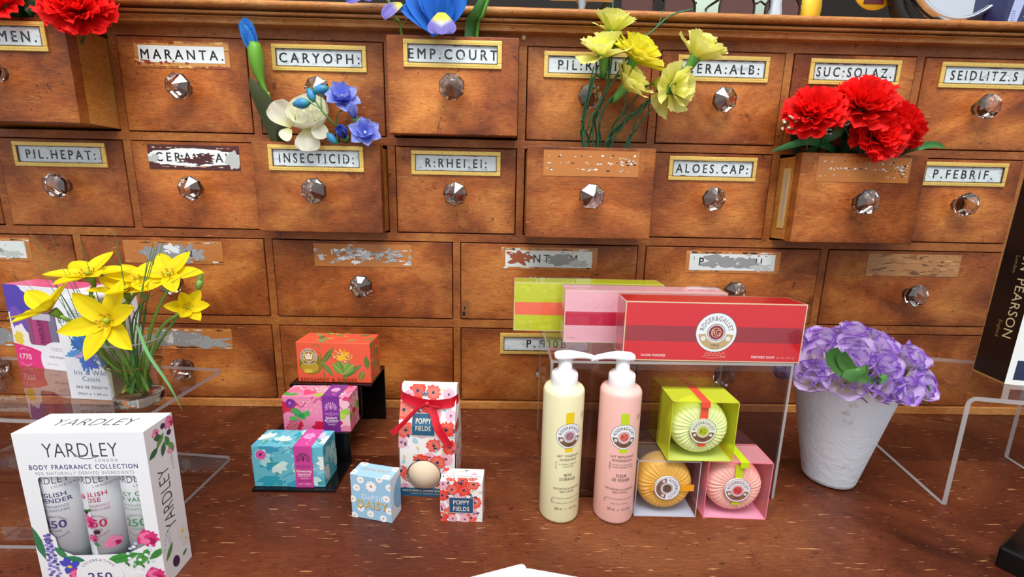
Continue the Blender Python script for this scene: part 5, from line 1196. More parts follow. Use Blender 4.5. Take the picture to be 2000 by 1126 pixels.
o = topthing('display_block', 'pale mint display block behind the right hand sunglasses', 'display block', 1462, .10); b = MB(); b.box(-.032, .030, -.015, .03, 0, .15, bev=.004); b.build('block', [bpy.data.materials['mint_plastic']], o)
o = topthing('chrome_bottle', 'chrome tapered bottle beside the sunglasses on the cabinet top', 'bottle', 1511, .02); b = MB(); b.lathe([(0, 0), (.0125, 0), (.0125, .012), (.009, .030), (.0085, .06), (.012, .08), (.012, .12), (0, .125)], 28); b.build('body', [M['chrome']], o)
yel = simple('lamp_glow_yellow', '#f2c02a', .4)  # plain yellow discs standing in for the out-of-focus glow of lamps
def ydisc(label, px, Y, zc, r, cat='tag'):
    o = topthing('lamp_glow_disc', label, cat, px, Y); b = MB(); b.lathe([(0, -.001), (r, -.001), (r, .001), (0, .001)], 40, (0, 0, zc), axis='Y'); b.build('disc', [yel], o); return o
ydisc('yellow oval tag leaning beside the chrome bottle on the cabinet top', 1582, .03, .034, .033).scale.x = .45
b = ydisc('large round yellow tag with dark red block hanging over the cabinet top', 1702, .06, at(1702, 20, .06).z-ZT+.036, .036)
k = MB(); zb_ = at(1702, 9, .06).z-ZT; k.box(-.016, .014, -.0026, -.0012, zb_, zb_+.045, 0); k.build('red_block', [simple('dark_red_print', '#4a0a10', .4)], b); k = MB(); k.tube([(0, 0, zb_+.060), (0, 0, .30)], .001, 5); k.build('cord', [M['dark']], b)
o = topthing('vanity_mirror', 'round chrome vanity mirror on a stem on the cabinet top', 'mirror', 1862, .03); R_ = .078; cz = .018+R_
b = MB(); b.lathe([(0, 0), (.028, 0), (.028, .002), (.0072, .004), (.0072, cz-R_+.001), (0, cz-R_+.001)], 28); b.build('stem', [M['chrome']], o)
b = MB(); b.lathe([(R_*.90, -.004), (R_*.93, -.010), (R_*.985, -.008), (R_, 0), (R_*.985, .008), (R_*.90, .010)], 64, (0, 0, cz), axis='Y'); b.build('rim', [M['chrome']], o)
b = MB(); b.lathe([(0, -.004), (R_*.92, -.004)], 48, (0, 0, cz), axis='Y'); b.lathe([(0, .009), (R_*.92, .009)], 48, (0, 0, cz), axis='Y'); b.build('mirror_glass', [M['mirror']], o)
o = topthing('blue_carton', 'dark blue gadget carton at the right end of the cabinet top', 'box', 1985, .02); b = MB(); card_box(b, .075, .03, .12, '#1c2350'); P = box_panels(b, .075, .03, .12)['front']
P.poly([(.004, 0), (.018, 0), (.030, .05), (.012, .05)], '#a9b4dc'); 
for q in range(8): P.rect(.010, .004+.003*q, .016, .0050+.003*q, '#6a76a8')
P.curve([(.03, .02), (.05, .012), (.07, .022)], .002, '#4a9ad8'); P.rect(.028, .0, .075, .006, '#3a2a5a'); b.build('carton', [M['card']], o); o.rotation_euler.z = .1
o = topthing('rubber_grip', 'dark ribbed plastic grip left of the vanity mirror', 'handle', 1772, .05); b = MB(); X_ = [(0, 0, .004), (-.006, 0, .030), (-.016, 0, .070), (-.022, 0, .12)]
S = smooth([(.035, 0, .012), (.012, 0, .016), (-.010, 0, .034), (-.022, 0, .060), (-.03, 0, .1)], 30); b.tube(S, [.010+.0012*(i % 2) for i in range(len(S))], 12); b.build('grip', [M['dark']], o)
for p_ in o.children: p_.location.z = 0

# ------------------------------------------------------------------ flowers
def petal(mb, base, d, nrm, L_, W, col, bend=0.0, cup=0.15, ruf=0.0, shape='round', ns=7, nw=4, seed=0, serr=0.0, twist=0.0):
    base = Vector(base); d = Vector(d).normalized(); nrm = Vector(nrm); nrm = (nrm-d*nrm.dot(d))
    if nrm.length < 1e-4: nrm = d.orthogonal()
    nrm.normalize(); side = d.cross(nrm).normalized()
    if twist: q = Matrix.Rotation(twist, 3, d); nrm = q @ nrm; side = q @ side
    rows = []; cols = []; p = base.copy(); rnd = random.Random(seed)
    f1, f2 = rnd.uniform(2, 4), rnd.uniform(0, 6)
    for i in range(ns+1):
        t = i/ns; th = bend*t; dd = d*math.cos(th)+nrm*math.sin(th); nn = nrm*math.cos(th)-d*math.sin(th)
        if i: p = p+dd*(L_/ns)
        if shape == 'round': w_ = W*max(.10, math.sin(PI*(.10+.80*t))**.7)*(.55+.6*t)
        elif shape == 'point': w_ = W*max(.02, (math.sin(PI*min(1, .12+.88*t))**.75))
        elif shape == 'fan': w_ = W*(.12+.88*t**.85)
        elif shape == 'blade': w_ = W*max(.03, (1-t)**.6*(min(1, .5+t*3)))
        else: w_ = W*math.sin(PI*(.15+.7*t))
        row = []; cr_ = []
        for j in range(-nw, nw+1):
            u = j/nw; k = 0
            if shape == 'fan' and i == ns: k = -.10*L_*u*u+(serr*L_*(1 if j % 2 else -1)*(.6+.6*rnd.random()))
            if shape == 'round' and i == ns: k = -.06*L_*u*u
            row.append(p+side*(u*w_)+nn*(cup*w_*u*u+ruf*t*L_*math.sin(f1*u*3+f2+2*t))+dd*k); cr_.append(col(t, u) if callable(col) else col)
        rows.append(row); cols.append(cr_)
    mb.grid(rows, 0, cols, True)
def mixc(a, b, t): t = max(0, min(1, t)); return tuple(a[i]+(b[i]-a[i])*t for i in range(3))
def frame_of(ax):
    ax = Vector(ax).normalized(); u = ax.cross(Vector((0.2, 0.1, 1))).normalized()
    if u.length < .2: u = Vector((1, 0, 0))
    return ax, u, ax.cross(u).normalized()
def carnation(name, root, ctr, ax, R_, base_c, edge_c, n=46, seed=0, serr=.05, calyx='#5fae3c', flat=1.0, clen=.9, spread=1.45, wide=.62, frill=.075):
    ax, u, v = frame_of(ax); mb = MB(); rnd = random.Random(seed); ctr = Vector(ctr); b = ctr-ax*R_*.42
    c0, c1 = lin(base_c), lin(edge_c)
    for k in range(n):
        q = ((k+.5)/n)**.62; th = q*spread*rnd.uniform(.88, 1.08); ph = k*2.39996+rnd.uniform(-.25, .25)
        d = ax*math.cos(th)+(u*math.cos(ph)+v*math.sin(ph))*math.sin(th); L_ = R_*(1.10+.12*math.sin(th))*rnd.uniform(.88, 1.05)*(1 if th > .5 else .92)
        s_ = rnd.uniform(.8, 1.15)
        cc = (lambda s_: (lambda t, w_: tuple(min(1, x*s_) for x in mixc(c0, c1, t*1.1-.1))))(s_)
        petal(mb, b, d, ax, L_, R_*wide*rnd.uniform(.8, 1.1)*(.6+.5*q), cc, rnd.uniform(-.75, -.1)*q+.15, rnd.uniform(.1, .35), frill, 'fan', 6, 6, seed*100+k, serr)
    mb.build('flower_head', [M['petal']], root, world=True)
    c = MB(); g0 = lin(calyx); g1 = tuple(x*.55 for x in g0); p0 = b-ax*R_*.62*clen
    S = [p0, p0+ax*R_*.10, p0+ax*R_*.35, b, b+ax*R_*.18]
    c.tube(S, [R_*.07, R_*.14, R_*.17, R_*.2, R_*.26], 10, 0, [g1, g1, g0, g0, g0]); c.build('calyx', [M['leaf']], root, world=True)
    return p0
def stem(root, pts, r=.0011, col='#3d7a3a', name='stem', n=22, col2=None, tip=None):
    S = smooth([tuple(p) for p in pts], n); b = MB(); c0 = lin(col); c1 = lin(col2 or col); m = len(S)
    b.tube(S, [r*(1-(1-(tip or 1))*i/(m-1)) for i in range(m)], 6, 0, [mixc(c0, c1, i/(m-1)) for i in range(m)]); return b.build(name, [M['leaf']], root, world=True)
def blade(root, pts, w_, col, name='leaf', n=16, side=(1, 0, 0), fold=.25, col2=None, tipw=.05):
    S = smooth([tuple(p) for p in pts], n); b = MB(); rows = []; cols = []; m = len(S)
    for i, p in enumerate(S):
        t = i/(m-1); tg = (S[min(i+1, m-1)]-S[max(i-1, 0)]).normalized(); sd = Vector(side)-tg*Vector(side).dot(tg); sd.normalize(); nn = tg.cross(sd)
        ww = w_*max(tipw, math.sin(PI*(.22+.78*t))**.7) if tipw < .3 else w_*(1-t*.6)
        rows.append([p+sd*ww*u+nn*ww*fold*abs(u) for u in (-1, -.5, 0, .5, 1)]); cols.append([mixc(lin(col), lin(col2 or col), t)]*5)
    b.grid(rows, 0, cols, True); return b.build(name, [M['leaf']], root, world=True)
def root_at(name, label, cat, p, group=None): return thing(name, label, cat, tuple(p), 0, group)

# --- vase with water, yellow stars, grass
VX, VY, VZ = -0.3765, -0.2430, 0.1242
vs = thing('glass_vase', 'flared clear glass vase half full of water on the upper left riser', 'vase', (VX, VY, VZ))
def vrad(z): return .0195+.0015*(z/.04)+.0080*max(0, (z-.030)/.0405)**1.7
outp = [(vrad(z), z) for z in [.001+.0695*k/22 for k in range(23)]]
b = MB(); b.lathe(outp+[(vrad(.0705)-.0006, .0712), (vrad(.0705)-.0014, .0705)]+[(vrad(z)-.0014, z) for z in [.0700-.058*k/20 for k in range(21)]]+[(0, .012)], 56, sq=2.7); b.build('glass_wall', [M['vase']], vs, fix=True)
b = MB(); b.lathe([(0, .0004), (.0175, .0004), (.0192, .0016), (.0194, .0105), (.0178, .0112), (0, .0112)], 56, sq=2.7); b.build('thick_base', [M['vase_base']], vs, fix=True)
b = MB(); b.tube([(vrad(.0705)*.985*math.cos(a)*((abs(math.cos(a))**2.7+abs(math.sin(a))**2.7)**(-1/2.7)), vrad(.0705)*.985*math.sin(a)*((abs(math.cos(a))**2.7+abs(math.sin(a))**2.7)**(-1/2.7)), .0706) for a in (2*PI*k/48 for k in range(49))], .0007, 6, cap=False); b.build('rim', [M['acrylic_edge']], vs)
wt = MB(); wt.lathe([(0, .0118)]+[(vrad(z)-.0018, z) for z in (.0119, .02, .03, .038, .0430)]+[(0, .0430)], 48, sq=2.7)
wo = wt.build('water', [clear('greenish_water', (0.95, 0.93, 0.76), 1.2)], None, fix=True); wo.location = (VX, VY, VZ); tag(wo, 'greenish brown water standing in the flared glass vase', 'water')
wl = MB(); wl.tube([((vrad(.043)-.0012)*math.cos(a)*((abs(math.cos(a))**2.7+abs(math.sin(a))**2.7)**(-1/2.7)), (vrad(.043)-.0012)*math.sin(a)*((abs(math.cos(a))**2.7+abs(math.sin(a))**2.7)**(-1/2.7)), .043) for a in (2*PI*k/48 for k in range(49))], .0006, 5, 0, lin('#7a5a1c'), False)
wl.build('water_line', [M['ink']], wo)
YC, YO = lin('#f7e213'), lin('#e8c80a')
def star(label, px, py, Y, ax, R_, seed, stem_pts, wid=.30, npet=6, openness=1.35):
    c = at(px, py, Y); rt = root_at('yellow_star_flower', label, 'flower', (VX, VY, VZ+.012), 'yellow star flowers in the glass vase')
    ax, u, v = frame_of(ax); mb = MB(); rnd = random.Random(seed)
    for k in range(npet):
        ph = 2*PI*k/npet+seed; th = openness+(.12 if k % 2 else -.05)+rnd.uniform(-.08, .08); d = ax*math.cos(th)+(u*math.cos(ph)+v*math.sin(ph))*math.sin(th)
        petal(mb, c-ax*R_*.05, d, ax, R_*rnd.uniform(.92, 1.08), R_*wid*.62, lambda t, w_: mixc(YO, YC, t*2.5) if abs(w_) > .2 else mixc(YO, lin('#f0d40c'), t), rnd.uniform(-.15, .35), .35, .012, 'point', 8, 3, seed*10+k)
    mb.build('flower_head', [M['petal']], rt, world=True)
    s = MB()
    for k in range(6):
        a = 2*PI*k/6+.3; p = c+(u*math.cos(a)+v*math.sin(a))*R_*.13; q = p+ax*R_*.11+(u*math.cos(a)+v*math.sin(a))*R_*.04
        s.tube([p, q], R_*.012, 5, 0, lin('#c8a010')); s.ball(q, R_*.024, 6, 0, lin('#b8901a'))
    s.ball(c+ax*R_*.03, R_*.065, 8, 0, lin('#a8b830')); s.build('stamens', [M['leaf']], rt, world=True)
    cl = MB(); p0 = c-ax*R_*.45; cl.tube([p0, p0+ax*R_*.2, c-ax*R_*.09], [.0012, R_*.10, R_*.13], 8, 0, lin('#7fa838')); cl.build('calyx', [M['leaf']], rt, world=True)
    foot = Vector((VX+rnd.uniform(-.010, .010), VY+rnd.uniform(-.010, .010), VZ+.0125))
    stem(rt, [p0]+[at(*q) for q in stem_pts]+[foot], .0016, '#9abf50', 'stem', 26, '#7aae4a'); return rt
star('yellow star flower facing the viewer at the centre of the vase bunch', 210, 626, -.285, (-.02, -.93, .35), 0.0385, 1.5708, [(232, 665, -.265), (245, 700, -.25)], .38)
star('yellow star flower drooping left in front of the pink carton', 96, 602, -.285, (-.35, -.45, .75), 0.0316, 2.2, [(125, 620, -.285), (185, 660, -.26), (205, 700, -.25)], .42, 6, 1.15)
star('yellow star flower opened flat at the upper left of the vase bunch', 172, 534, -.265, (.0, -.35, 1), 0.0316, 3.0, [(178, 570, -.262), (182, 640, -.25), (215, 700, -.245)], .42, 6, 1.42)
star('yellow star flower seen edge on above the centre of the vase bunch', 243, 565, -.265, (.05, -.30, 1), 0.0292, 4.3, [(240, 600, -.26), (238, 650, -.25), (240, 700, -.245)], .40, 6, 1.35)
star('yellow star flower just right of the middle of the vase bunch', 274, 545, -.250, (.1, -.45, .9), 0.0281, 5.1, [(262, 575, -.25), (240, 620, -.25), (238, 690, -.245)], .40, 7, 1.35)
star('yellow star flower at the upper right of the vase bunch', 330, 535, -.245, (.1, -.60, .75), 0.0304, 6.6, [(325, 570, -.245), (300, 625, -.245), (288, 680, -.24)], .42)
star('small half opened yellow star flower at the right of the vase bunch', 366, 600, -.245, (.55, -.55, .30), 0.0222, 7.4, [(345, 615, -.245), (315, 640, -.24), (295, 690, -.24)], .44, 6, .95)
def star_bud(label, px, py, Y, ax, R_, pts):
    c = at(px, py, Y); rt = root_at('flower_bud', label, 'flower bud', (VX, VY, VZ+.012), 'green flower buds in the glass vase'); ax, u, v = frame_of(ax); mb = MB()
    for k in range(5):
        ph = 2*PI*k/5; d = ax*math.cos(.35)+(u*math.cos(ph)+v*math.sin(ph))*math.sin(.35); petal(mb, c, d, ax, R_*1.5, R_*.35, lin('#a8d06a'), .1, .5, 0, 'point', 6, 2, k)
    mb.tube([c-ax*R_, c-ax*R_*.2, c+ax*R_*.5], [R_*.28, R_*.45, R_*.35], 8, 0, lin('#8fc25a')); mb.build('flower_head', [M['leaf']], rt, world=True)
    stem(rt, [c-ax*R_]+[at(*q) for q in pts]+[Vector((VX+.003, VY+.004, VZ+.0125))], .0012, '#8db858', 'stem', 20, '#4f8a3a')
star_bud('green bud standing highest at the right side of the vase bunch', 390, 552, -.24, (.35, -.1, .9), .007, [(378, 578, -.24), (345, 620, -.24), (300, 690, -.24)])
star_bud('green bud behind the flat yellow star flower in the vase', 210, 538, -.235, (-.1, -.1, 1), .007, [(222, 575, -.24), (238, 640, -.24)])
star_bud('plump green bud just above the centre facing yellow star flower', 183, 596, -.265, (.2, -.4, 1), .008, [(190, 625, -.26), (215, 680, -.25)])
gr = thing('grass_bunch', 'spray of long thin green grass blades fanning out of the glass vase', 'grass', (VX, VY, VZ+.012))
gl = [((52, 446), (120, 540), (180, 640)), ((35, 462), (110, 560), (170, 650)), ((75, 470), (135, 550), (190, 650)), ((92, 447), (140, 540), (200, 650)), ((55, 480), (100, 560), (180, 660)), ((60, 460), (95, 520), (172, 655)), ((20, 530), (90, 590), (170, 670)),
      ((205, 460), (232, 560), (250, 660)), ((223, 452), (240, 540), (262, 660)), ((221, 475), (250, 570), (268, 670)), ((308, 478), (282, 580), (262, 670)), ((302, 486), (276, 590), (255, 670)), ((318, 472), (290, 580), (270, 680)), ((296, 500), (284, 600), (268, 690)),
      ((410, 515), (330, 555), (255, 600)), ((288, 505), (276, 590), (262, 690)), ((150, 450), (185, 560), (215, 660)), ((130, 520), (160, 590), (200, 670)), ((300, 470), (270, 600), (250, 680)), ((110, 500), (150, 580), (195, 665)), ((85, 520), (130, 590), (185, 670))]
rnd = random.Random(12)
for k, (a, m_, c_) in enumerate(gl):
    Y = -.27+.045*rnd.random(); f = Vector((VX+rnd.uniform(-.012, .012), VY+rnd.uniform(-.010, .010), VZ+.0130))
    inn = at(c_[0]+rnd.uniform(-4, 12), min(c_[1]+25, 705), -.247)
    b = MB(); S = smooth([tuple(p) for p in (at(a[0], a[1], Y-.01), at(m_[0], m_[1], Y), inn, f)], 18); b.tube(S, [.00025+.00085*(i/len(S)) for i in range(len(S))], 4, 0, [mixc(lin('#6a9a5c'), lin('#4a8a44'), i/len(S)) for i in range(len(S))], False, .4)
    b.build('grass_blade', [M['leaf']], gr, world=True)
blade(gr, [at(268, 634, -.285), at(290, 690, -.290), at(330, 750, -.290), at(357, 802, -.285)], .0017, '#7ab87a', 'grass_blade', 14)
for k in range(16):   # broad blades crowded in the water
    a = rnd.uniform(0, 2*PI); q = rnd.uniform(.006, .0135); p = Vector((VX+q*math.cos(a), VY+q*math.sin(a), VZ+.014)); a2 = a+rnd.uniform(1.8, 4.2); q2 = rnd.uniform(.010, .017); t_ = Vector((VX+q2*math.cos(a2), VY+q2*math.sin(a2), VZ+rnd.uniform(.045, .066)))
    blade(gr, [p, (p+t_)/2+Vector((.002, 0, 0)), t_], rnd.uniform(.0016, .003), rnd.choice(['#5aa04a', '#8ac460', '#a8c04a', '#4f9450', '#c4b84a']), 'grass_blade', 8)

# --- pot of purple crocuses
PC = Vector((0.4165, -0.1795, 0.137)); rnd = random.Random(21); crc = None; ci = 0
PU, LV, CRM = lin('#9a4fd6'), lin('#e2ccf4'), lin('#f8f5d6')
def crocus(p, ax, R_, seed, opn):
    mb = MB(); ax, u, v = frame_of(ax); r = random.Random(seed)
    for k in range(9):
        inner = k >= 4; ph = 2*PI*k/(5 if inner else 4)+seed*.7; th = opn*(.55 if inner else 1)*r.uniform(.85, 1.15); d = ax*math.cos(th)+(u*math.cos(ph)+v*math.sin(ph))*math.sin(th); s_ = r.uniform(.85, 1.1)
        cf = lambda t, w_: tuple(min(1, x*s_) for x in mixc(CRM, mixc(LV, PU, (abs(w_)-.45)*1.5+(t-.80)*2.6), (t-.22)*2.2))
        petal(mb, p, d, ax, R_*r.uniform(.9, 1.05)*(.9 if inner else 1), R_*.56, cf, .35*opn+r.uniform(.0, .45), .38, .015, 'round', 7, 4, seed*20+k)
    return mb
ring_spec = [(1, 0.0, .036), (6, .026, .032), (11, .046, .022), (15, .058, .004)]
j = 0
for n_, rad, dz in ring_spec:
    for k in range(n_):
        a = 2*PI*k/n_+rad*40+rnd.uniform(-.12, .12); off = Vector((rad*math.cos(a)*1.08, rad*math.sin(a)*.95, dz+rnd.uniform(-.004, .006)))
        if off.y > .030 and dz < .01: continue
        p = PC+off; ax = Vector((off.x*1.0, off.y*1.0-.012, .045+dz*.8)).normalized(); nb = j; j += 1
        lab = 'purple and cream silk crocus '+('on the crown of the flower pot mound' if dz > .02 else 'in the lower ring round the flower pot mound')
        rt = root_at('silk_crocus', lab, 'flower', (p.x, p.y, p.z), 'silk crocuses on the crown of the pot' if dz > .02 else 'silk crocuses round the rim of the pot')
        crocus(p, ax, .0290*rnd.uniform(.9, 1.1), 31+nb, rnd.uniform(.75, 1.2)).build('flower_head', [M['petal']], rt, world=True)
        q0 = Vector((PC.x+off.x*.55, PC.y+off.y*.55, .132)); stem(rt, [p+ax*.001, (p+q0)/2+Vector((0, 0, .003)), q0], .0011, '#6a9a4a', 'stem', 8)
lfp = thing('crocus_foliage', 'green pointed silk leaves drooping over the rim of the flower pot', 'foliage', (PC.x, PC.y, .1335))
for pts, w_ in (([(1622, 682), (1632, 705), (1660, 728), (1720, 750)], .009), ([(1655, 742), (1668, 722), (1682, 718), (1690, 742)], .008), ([(1730, 745), (1720, 735), (1700, 742)], .006), ([(1808, 752), (1811, 770), (1810, 788)], .003), ([(1640, 690), (1655, 715), (1690, 742)], .007)):
    n_ = len(pts); blade(lfp, [at(x, y, -.252+.010*i/n_) for i, (x, y) in enumerate(pts)], w_, '#3a7030', 'leaf', 14, (1, 0, .2), .2, '#5f9444')

# --- red carnations in the open drawer below SUC:SOLAZ.
def drawer_foot(px, Y, z): p = at(px, 300, Y); return Vector((p.x, Y, z))
RC, RE = '#e4070e', '#ff2420'
def red(label, px, py, Y, ax, R_, seed, foot, group, n=52):
    rt = root_at('red_carnation', label, 'flower', tuple(foot), group); p0 = carnation('x', rt, at(px, py, Y), ax, R_, RC, RE, int(n*.72), seed, .026, '#3f7a34', wide=.80, frill=.085)
    stem(rt, [p0, (p0+foot)/2+Vector((0, .004, .0)), foot], .0013, '#2f6a34'); return rt
zf1 = .2960; g_ = 'red carnations in the drawer at the right'
red('red carnation at the left of the bunch in the right hand open drawer', 1592, 212, -.055, (-.30, -.62, .60), .0325, 1, drawer_foot(1640, -.018, zf1), g_)
red('tallest red carnation in the right hand open drawer covering the solaz label', 1692, 196, -.060, (.02, -.62, .68), .0355, 2, drawer_foot(1680, -.015, zf1), g_)
red('red carnation low in the middle of the right hand open drawer', 1722, 262, -.062, (.02, -.80, .30), .0300, 3, drawer_foot(1700, -.018, zf1), g_)
red('red carnation leaning out to the right of the right hand open drawer', 1768, 240, -.050, (.60, -.45, .45), .0290, 4, drawer_foot(1730, -.012, zf1), g_)
def foliage(label, ft, blades, cat='foliage', nm='carnation_foliage'):
    rt = root_at(nm, label, cat, tuple(ft))
    for pts, w_, c_ in blades: blade(rt, [at(*q) for q in pts], w_, c_, 'leaf', 14, (.3, 0, 1), .2)
    return rt
foliage('dark green leaves spreading from the right hand open drawer of red carnations', drawer_foot(1660, -.015, zf1), [([(1640, 297, -.020), (1590, 275, -.045), (1545, 283, -.055), (1505, 296, -.060)], .0055, '#2d6a34'), ([(1575, 300, -.025), (1610, 275, -.045), (1640, 258, -.05), (1655, 245, -.055)], .0055, '#28602e'),
  ([(1640, 298, -.02), (1670, 284, -.045), (1700, 290, -.05), (1730, 296, -.05)], .006, '#2d6a34'), ([(1755, 302, -.02), (1790, 288, -.045), (1825, 282, -.05), (1848, 290, -.052)], .0050, '#3a7a38'), ([(1560, 300, -.02), (1556, 260, -.03), (1562, 225, -.035)], .010, '#17381e'), ([(1600, 300, -.02), (1606, 262, -.035), (1590, 235, -.04)], .011, '#163a1e'), ([(1640, 300, -.02), (1650, 270, -.035), (1670, 245, -.04)], .012, '#15331c'), ([(1680, 300, -.02), (1660, 280, -.03), (1640, 262, -.04)], .010, '#1c4526'), ([(1622, 300, -.02), (1625, 262, -.03), (1632, 235, -.035)], .011, '#12301a')])
gy = root_at('gypsophila_sprig', 'sprigs of tiny white gypsophila among the red carnations of the right hand drawer', 'flower', tuple(drawer_foot(1600, -.015, zf1)))
for pts in ([(1577, 292), (1570, 262), (1552, 250), (1537, 252)], [(1577, 285), (1572, 258), (1560, 240), (1545, 230)], [(1572, 255), (1560, 240), (1550, 225)], [(1576, 270), (1580, 245), (1577, 232)], [(1660, 268), (1648, 245), (1640, 225), (1655, 215)], [(1640, 262), (1628, 255), (1614, 252)], [(1715, 296), (1722, 290), (1728, 285)]):
    stem(gy, [at(x, y, -.055) for x, y in pts], .0004, '#4f7a44', 'stem', 10)
rnd = random.Random(5); b = MB()
for (x, y, n_, s_) in ((1531, 237, 4, 4), (1530, 251, 3, 3), (1543, 249, 4, 4), (1548, 228, 6, 6), (1556, 234, 5, 6), (1577, 232, 4, 4), (1617, 256, 5, 7), (1645, 225, 7, 10), (1655, 238, 6, 8), (1668, 240, 5, 7), (1652, 218, 5, 7), (1722, 288, 6, 8), (1732, 292, 5, 6), (1710, 296, 4, 5)):
    for k in range(n_): p = at(x+rnd.uniform(-s_, s_), y+rnd.uniform(-s_, s_)*.7, -.057+rnd.uniform(-.004, .004)); b.ball(p, .0014*rnd.uniform(.8, 1.3), 5, 0, lin(rnd.choice(['#f4efe6', '#e8dcd6', '#fbf6f0'])), (1.2, 1, .8))
o = b.build('blossoms', [M['petal']], gy, world=True); o['kind'] = 'stuff'

# --- red carnation top left
zf0 = .4330; g_ = 'red carnations in the top left drawer'
red('red carnation hanging over the top left open drawer beside the maranta drawer', 146, 6, -.070, (.25, -.70, .35), .0330, 8, Vector((-.62, -.035, zf0)), g_)
red('red carnation cut by the left edge above the top left open drawer', -6, -4, -.070, (-.3, -.6, .5), .0250, 9, Vector((-.70, -.035, zf0)), g_, 30)
foliage('dark green leaves of the carnations in the top left open drawer', Vector((-.66, -.03, zf0)), [([(60, 40, -.03), (40, 15, -.05), (10, 0, -.06), (-30, -12, -.06)], .016, '#1d4a24'), ([(60, 42, -.03), (70, 18, -.05), (50, -5, -.06)], .014, '#24562a'), ([(118, 42, -.03), (128, 52, -.062), (145, 58, -.066), (152, 62, -.066)], .004, '#3f7a44'), ([(30, 40, -.03), (10, 22, -.05), (-20, 20, -.06)], .012, '#1a3f20')])

# --- irises in the EMP.COURT drawer
ir = root_at('blue_iris', 'large blue iris with a violet and yellow fall petal in the court drawer', 'flower', Vector((at(845, 70, -.012).x, -.012, zf0)))
b = MB(); BL, BD_, VI, YE = lin('#2a7ae0'), lin('#0f4fb4'), lin('#8f86d8'), lin('#f4e85a'); c = at(842, 38, -.058)
fallc = lambda t, w_: mixc(mixc(YE, lin('#f0f0e8'), (t-.30)*5), mixc(VI, lin('#7a78d0'), (t-.85)*4), (t-.45)*6+abs(w_)*2.4-.6)
petal(b, at(862, 24, -.064), (.02, -.25, -1), (0, -1, .3), .0270, .0205, fallc, -.15, -.2, .03, 'round', 12, 7, 3)
bluec = lambda t, w_: mixc(BD_, BL, abs(w_)*.8+t*.5)
for (p_, d_, n_, L_, W_2) in (((850, 70), (-.60, -.12, 1), (0, -1, .3), .060, .015), ((862, 60), (-.10, -.30, 1), (0, -1, .1), .050, .021), ((872, 52), (.42, -.15, 1), (0, -1, 0), .045, .017), ((858, 58), (-.32, -.25, 1), (0, -1, .2), .058, .017), ((848, 66), (-.95, -.2, .75), (.2, -1, .4), .052, .011), ((866, 54), (.15, -.45, 1), (0, -1, .2), .034, .014)):
    petal(b, at(*p_, -.050), d_, n_, L_, W_2, bluec, -.2, .3, .03, 'round', 9, 5, p_[0])
petal(b, at(785, 8, -.055), (-.8, -.3, -.45), (0, -1, .5), .030, .011, lambda t, w_: mixc(YE, VI, (t-.15)*4), -.5, .2, .06, 'round', 9, 5, 4)
b.build('flower_head', [M['petal']], ir, world=True); stem(ir, [at(850, 40, -.052), at(855, 62, -.030), Vector((at(850, 70, -.012).x, -.012, zf0))], .0022, '#4f8a3a')
i2 = root_at('blue_iris', 'violet iris on a slanting green stem at the left of the court drawer', 'flower', Vector((at(785, 70, -.012).x, -.012, zf0)))
b = MB()
for d_, L_ in (((-.8, -.2, -.35), .034), ((-.2, -.3, .9), .035), ((.7, -.2, .3), .025), ((.1, -.6, -.6), .024)): petal(b, at(722, -22, -.05), d_, (0, -1, .2), L_, .012, lambda t, w_: mixc(lin('#b09ae0'), lin('#6a68cc'), t), -.3, .2, .05, 'round', 8, 4, int(L_*1e4))
b.build('flower_head', [M['petal']], i2, world=True); stem(i2, [at(725, -20, -.05), at(757, 0, -.048), at(770, 35, -.040), at(784, 66, -.022), Vector((at(786, 70, -.012).x, -.012, zf0))], .0019, '#7a9a3a')
lf = root_at('iris_leaf', 'upright green iris leaf at the right of the court drawer', 'leaf', Vector((at(925, 70, -.012).x, -.012, zf0)))
ft = Vector((at(922, 70, -.012).x, -.012, zf0)); blade(lf, [ft, at(920, 66, -.020), at(932, 30, -.038), at(950, -8, -.048), at(962, -50, -.05)], .0085, '#3f7a3a', 'leaf', 16, (1, .3, 0), .3, '#5a9a4a'); stem(lf, [ft+Vector((.006, 0, 0)), at(932, 66, -.022), at(943, 30, -.042), at(957, -10, -.050)], .0022, '#6aa83a', 'stem')
wl_ = root_at('wire_loop', 'thin green looped tendril at the left of the court drawer', 'tendril', Vector((at(785, 70, -.012).x+.004, -.012, .5480)))
stem(wl_, [at(781, 68, -.022), at(790, 42, -.040), at(808, 32, -.045), at(824, 42, -.045), at(840, 68, -.026)], .0006, '#8a9a5a', 'stem', 24)

# --- bud, peony and delphiniums in the INSECTICID drawer
bd = root_at('iris_bud', 'closed blue iris bud on a green stem left of the caryoph label', 'flower bud', Vector((at(540, 280, -.010).x, -.010, zf1)))
b = MB(); base = at(500, 118, -.030); up_ = (at(484, 62, -.030)-base).normalized()
for k in range(6): ph = k*1.05; petal(b, base, up_+Vector((math.cos(ph)*.16, math.sin(ph)*.16, 0)), (math.cos(ph), math.sin(ph), 0), .040+.005*(k % 3), .0105, lambda t, w_: mixc(lin('#1a5fc4'), lin('#4aa0ee'), abs(w_)*.6+t*.3), .12, -.4, .02, 'round', 8, 4, k)
b.build('flower_head', [M['petal']], bd, world=True)
b = MB(); S = smooth([tuple(at(*q)) for q in ((497, 84, -.030), (500, 112, -.030), (505, 140, -.028), (513, 165, -.026), (521, 182, -.024), (527, 195, -.022))], 16); b.tube(S, [.0070, .0086, .0092, .0092, .0088, .0082, .0072, .006, .0045, .0035, .0028, .0024, .0022, .0021, .002, .002][:len(S)]+[.002]*max(0, len(S)-16), 10, 0, lin('#6aa82e')); b.build('sheath', [M['leaf']], bd, world=True)
stem(bd, [at(524, 180, -.024), at(531, 215, -.018), at(545, 275, -.012), Vector((at(548, 280, -.010).x, -.010, zf1))], .0019, '#7ab040')
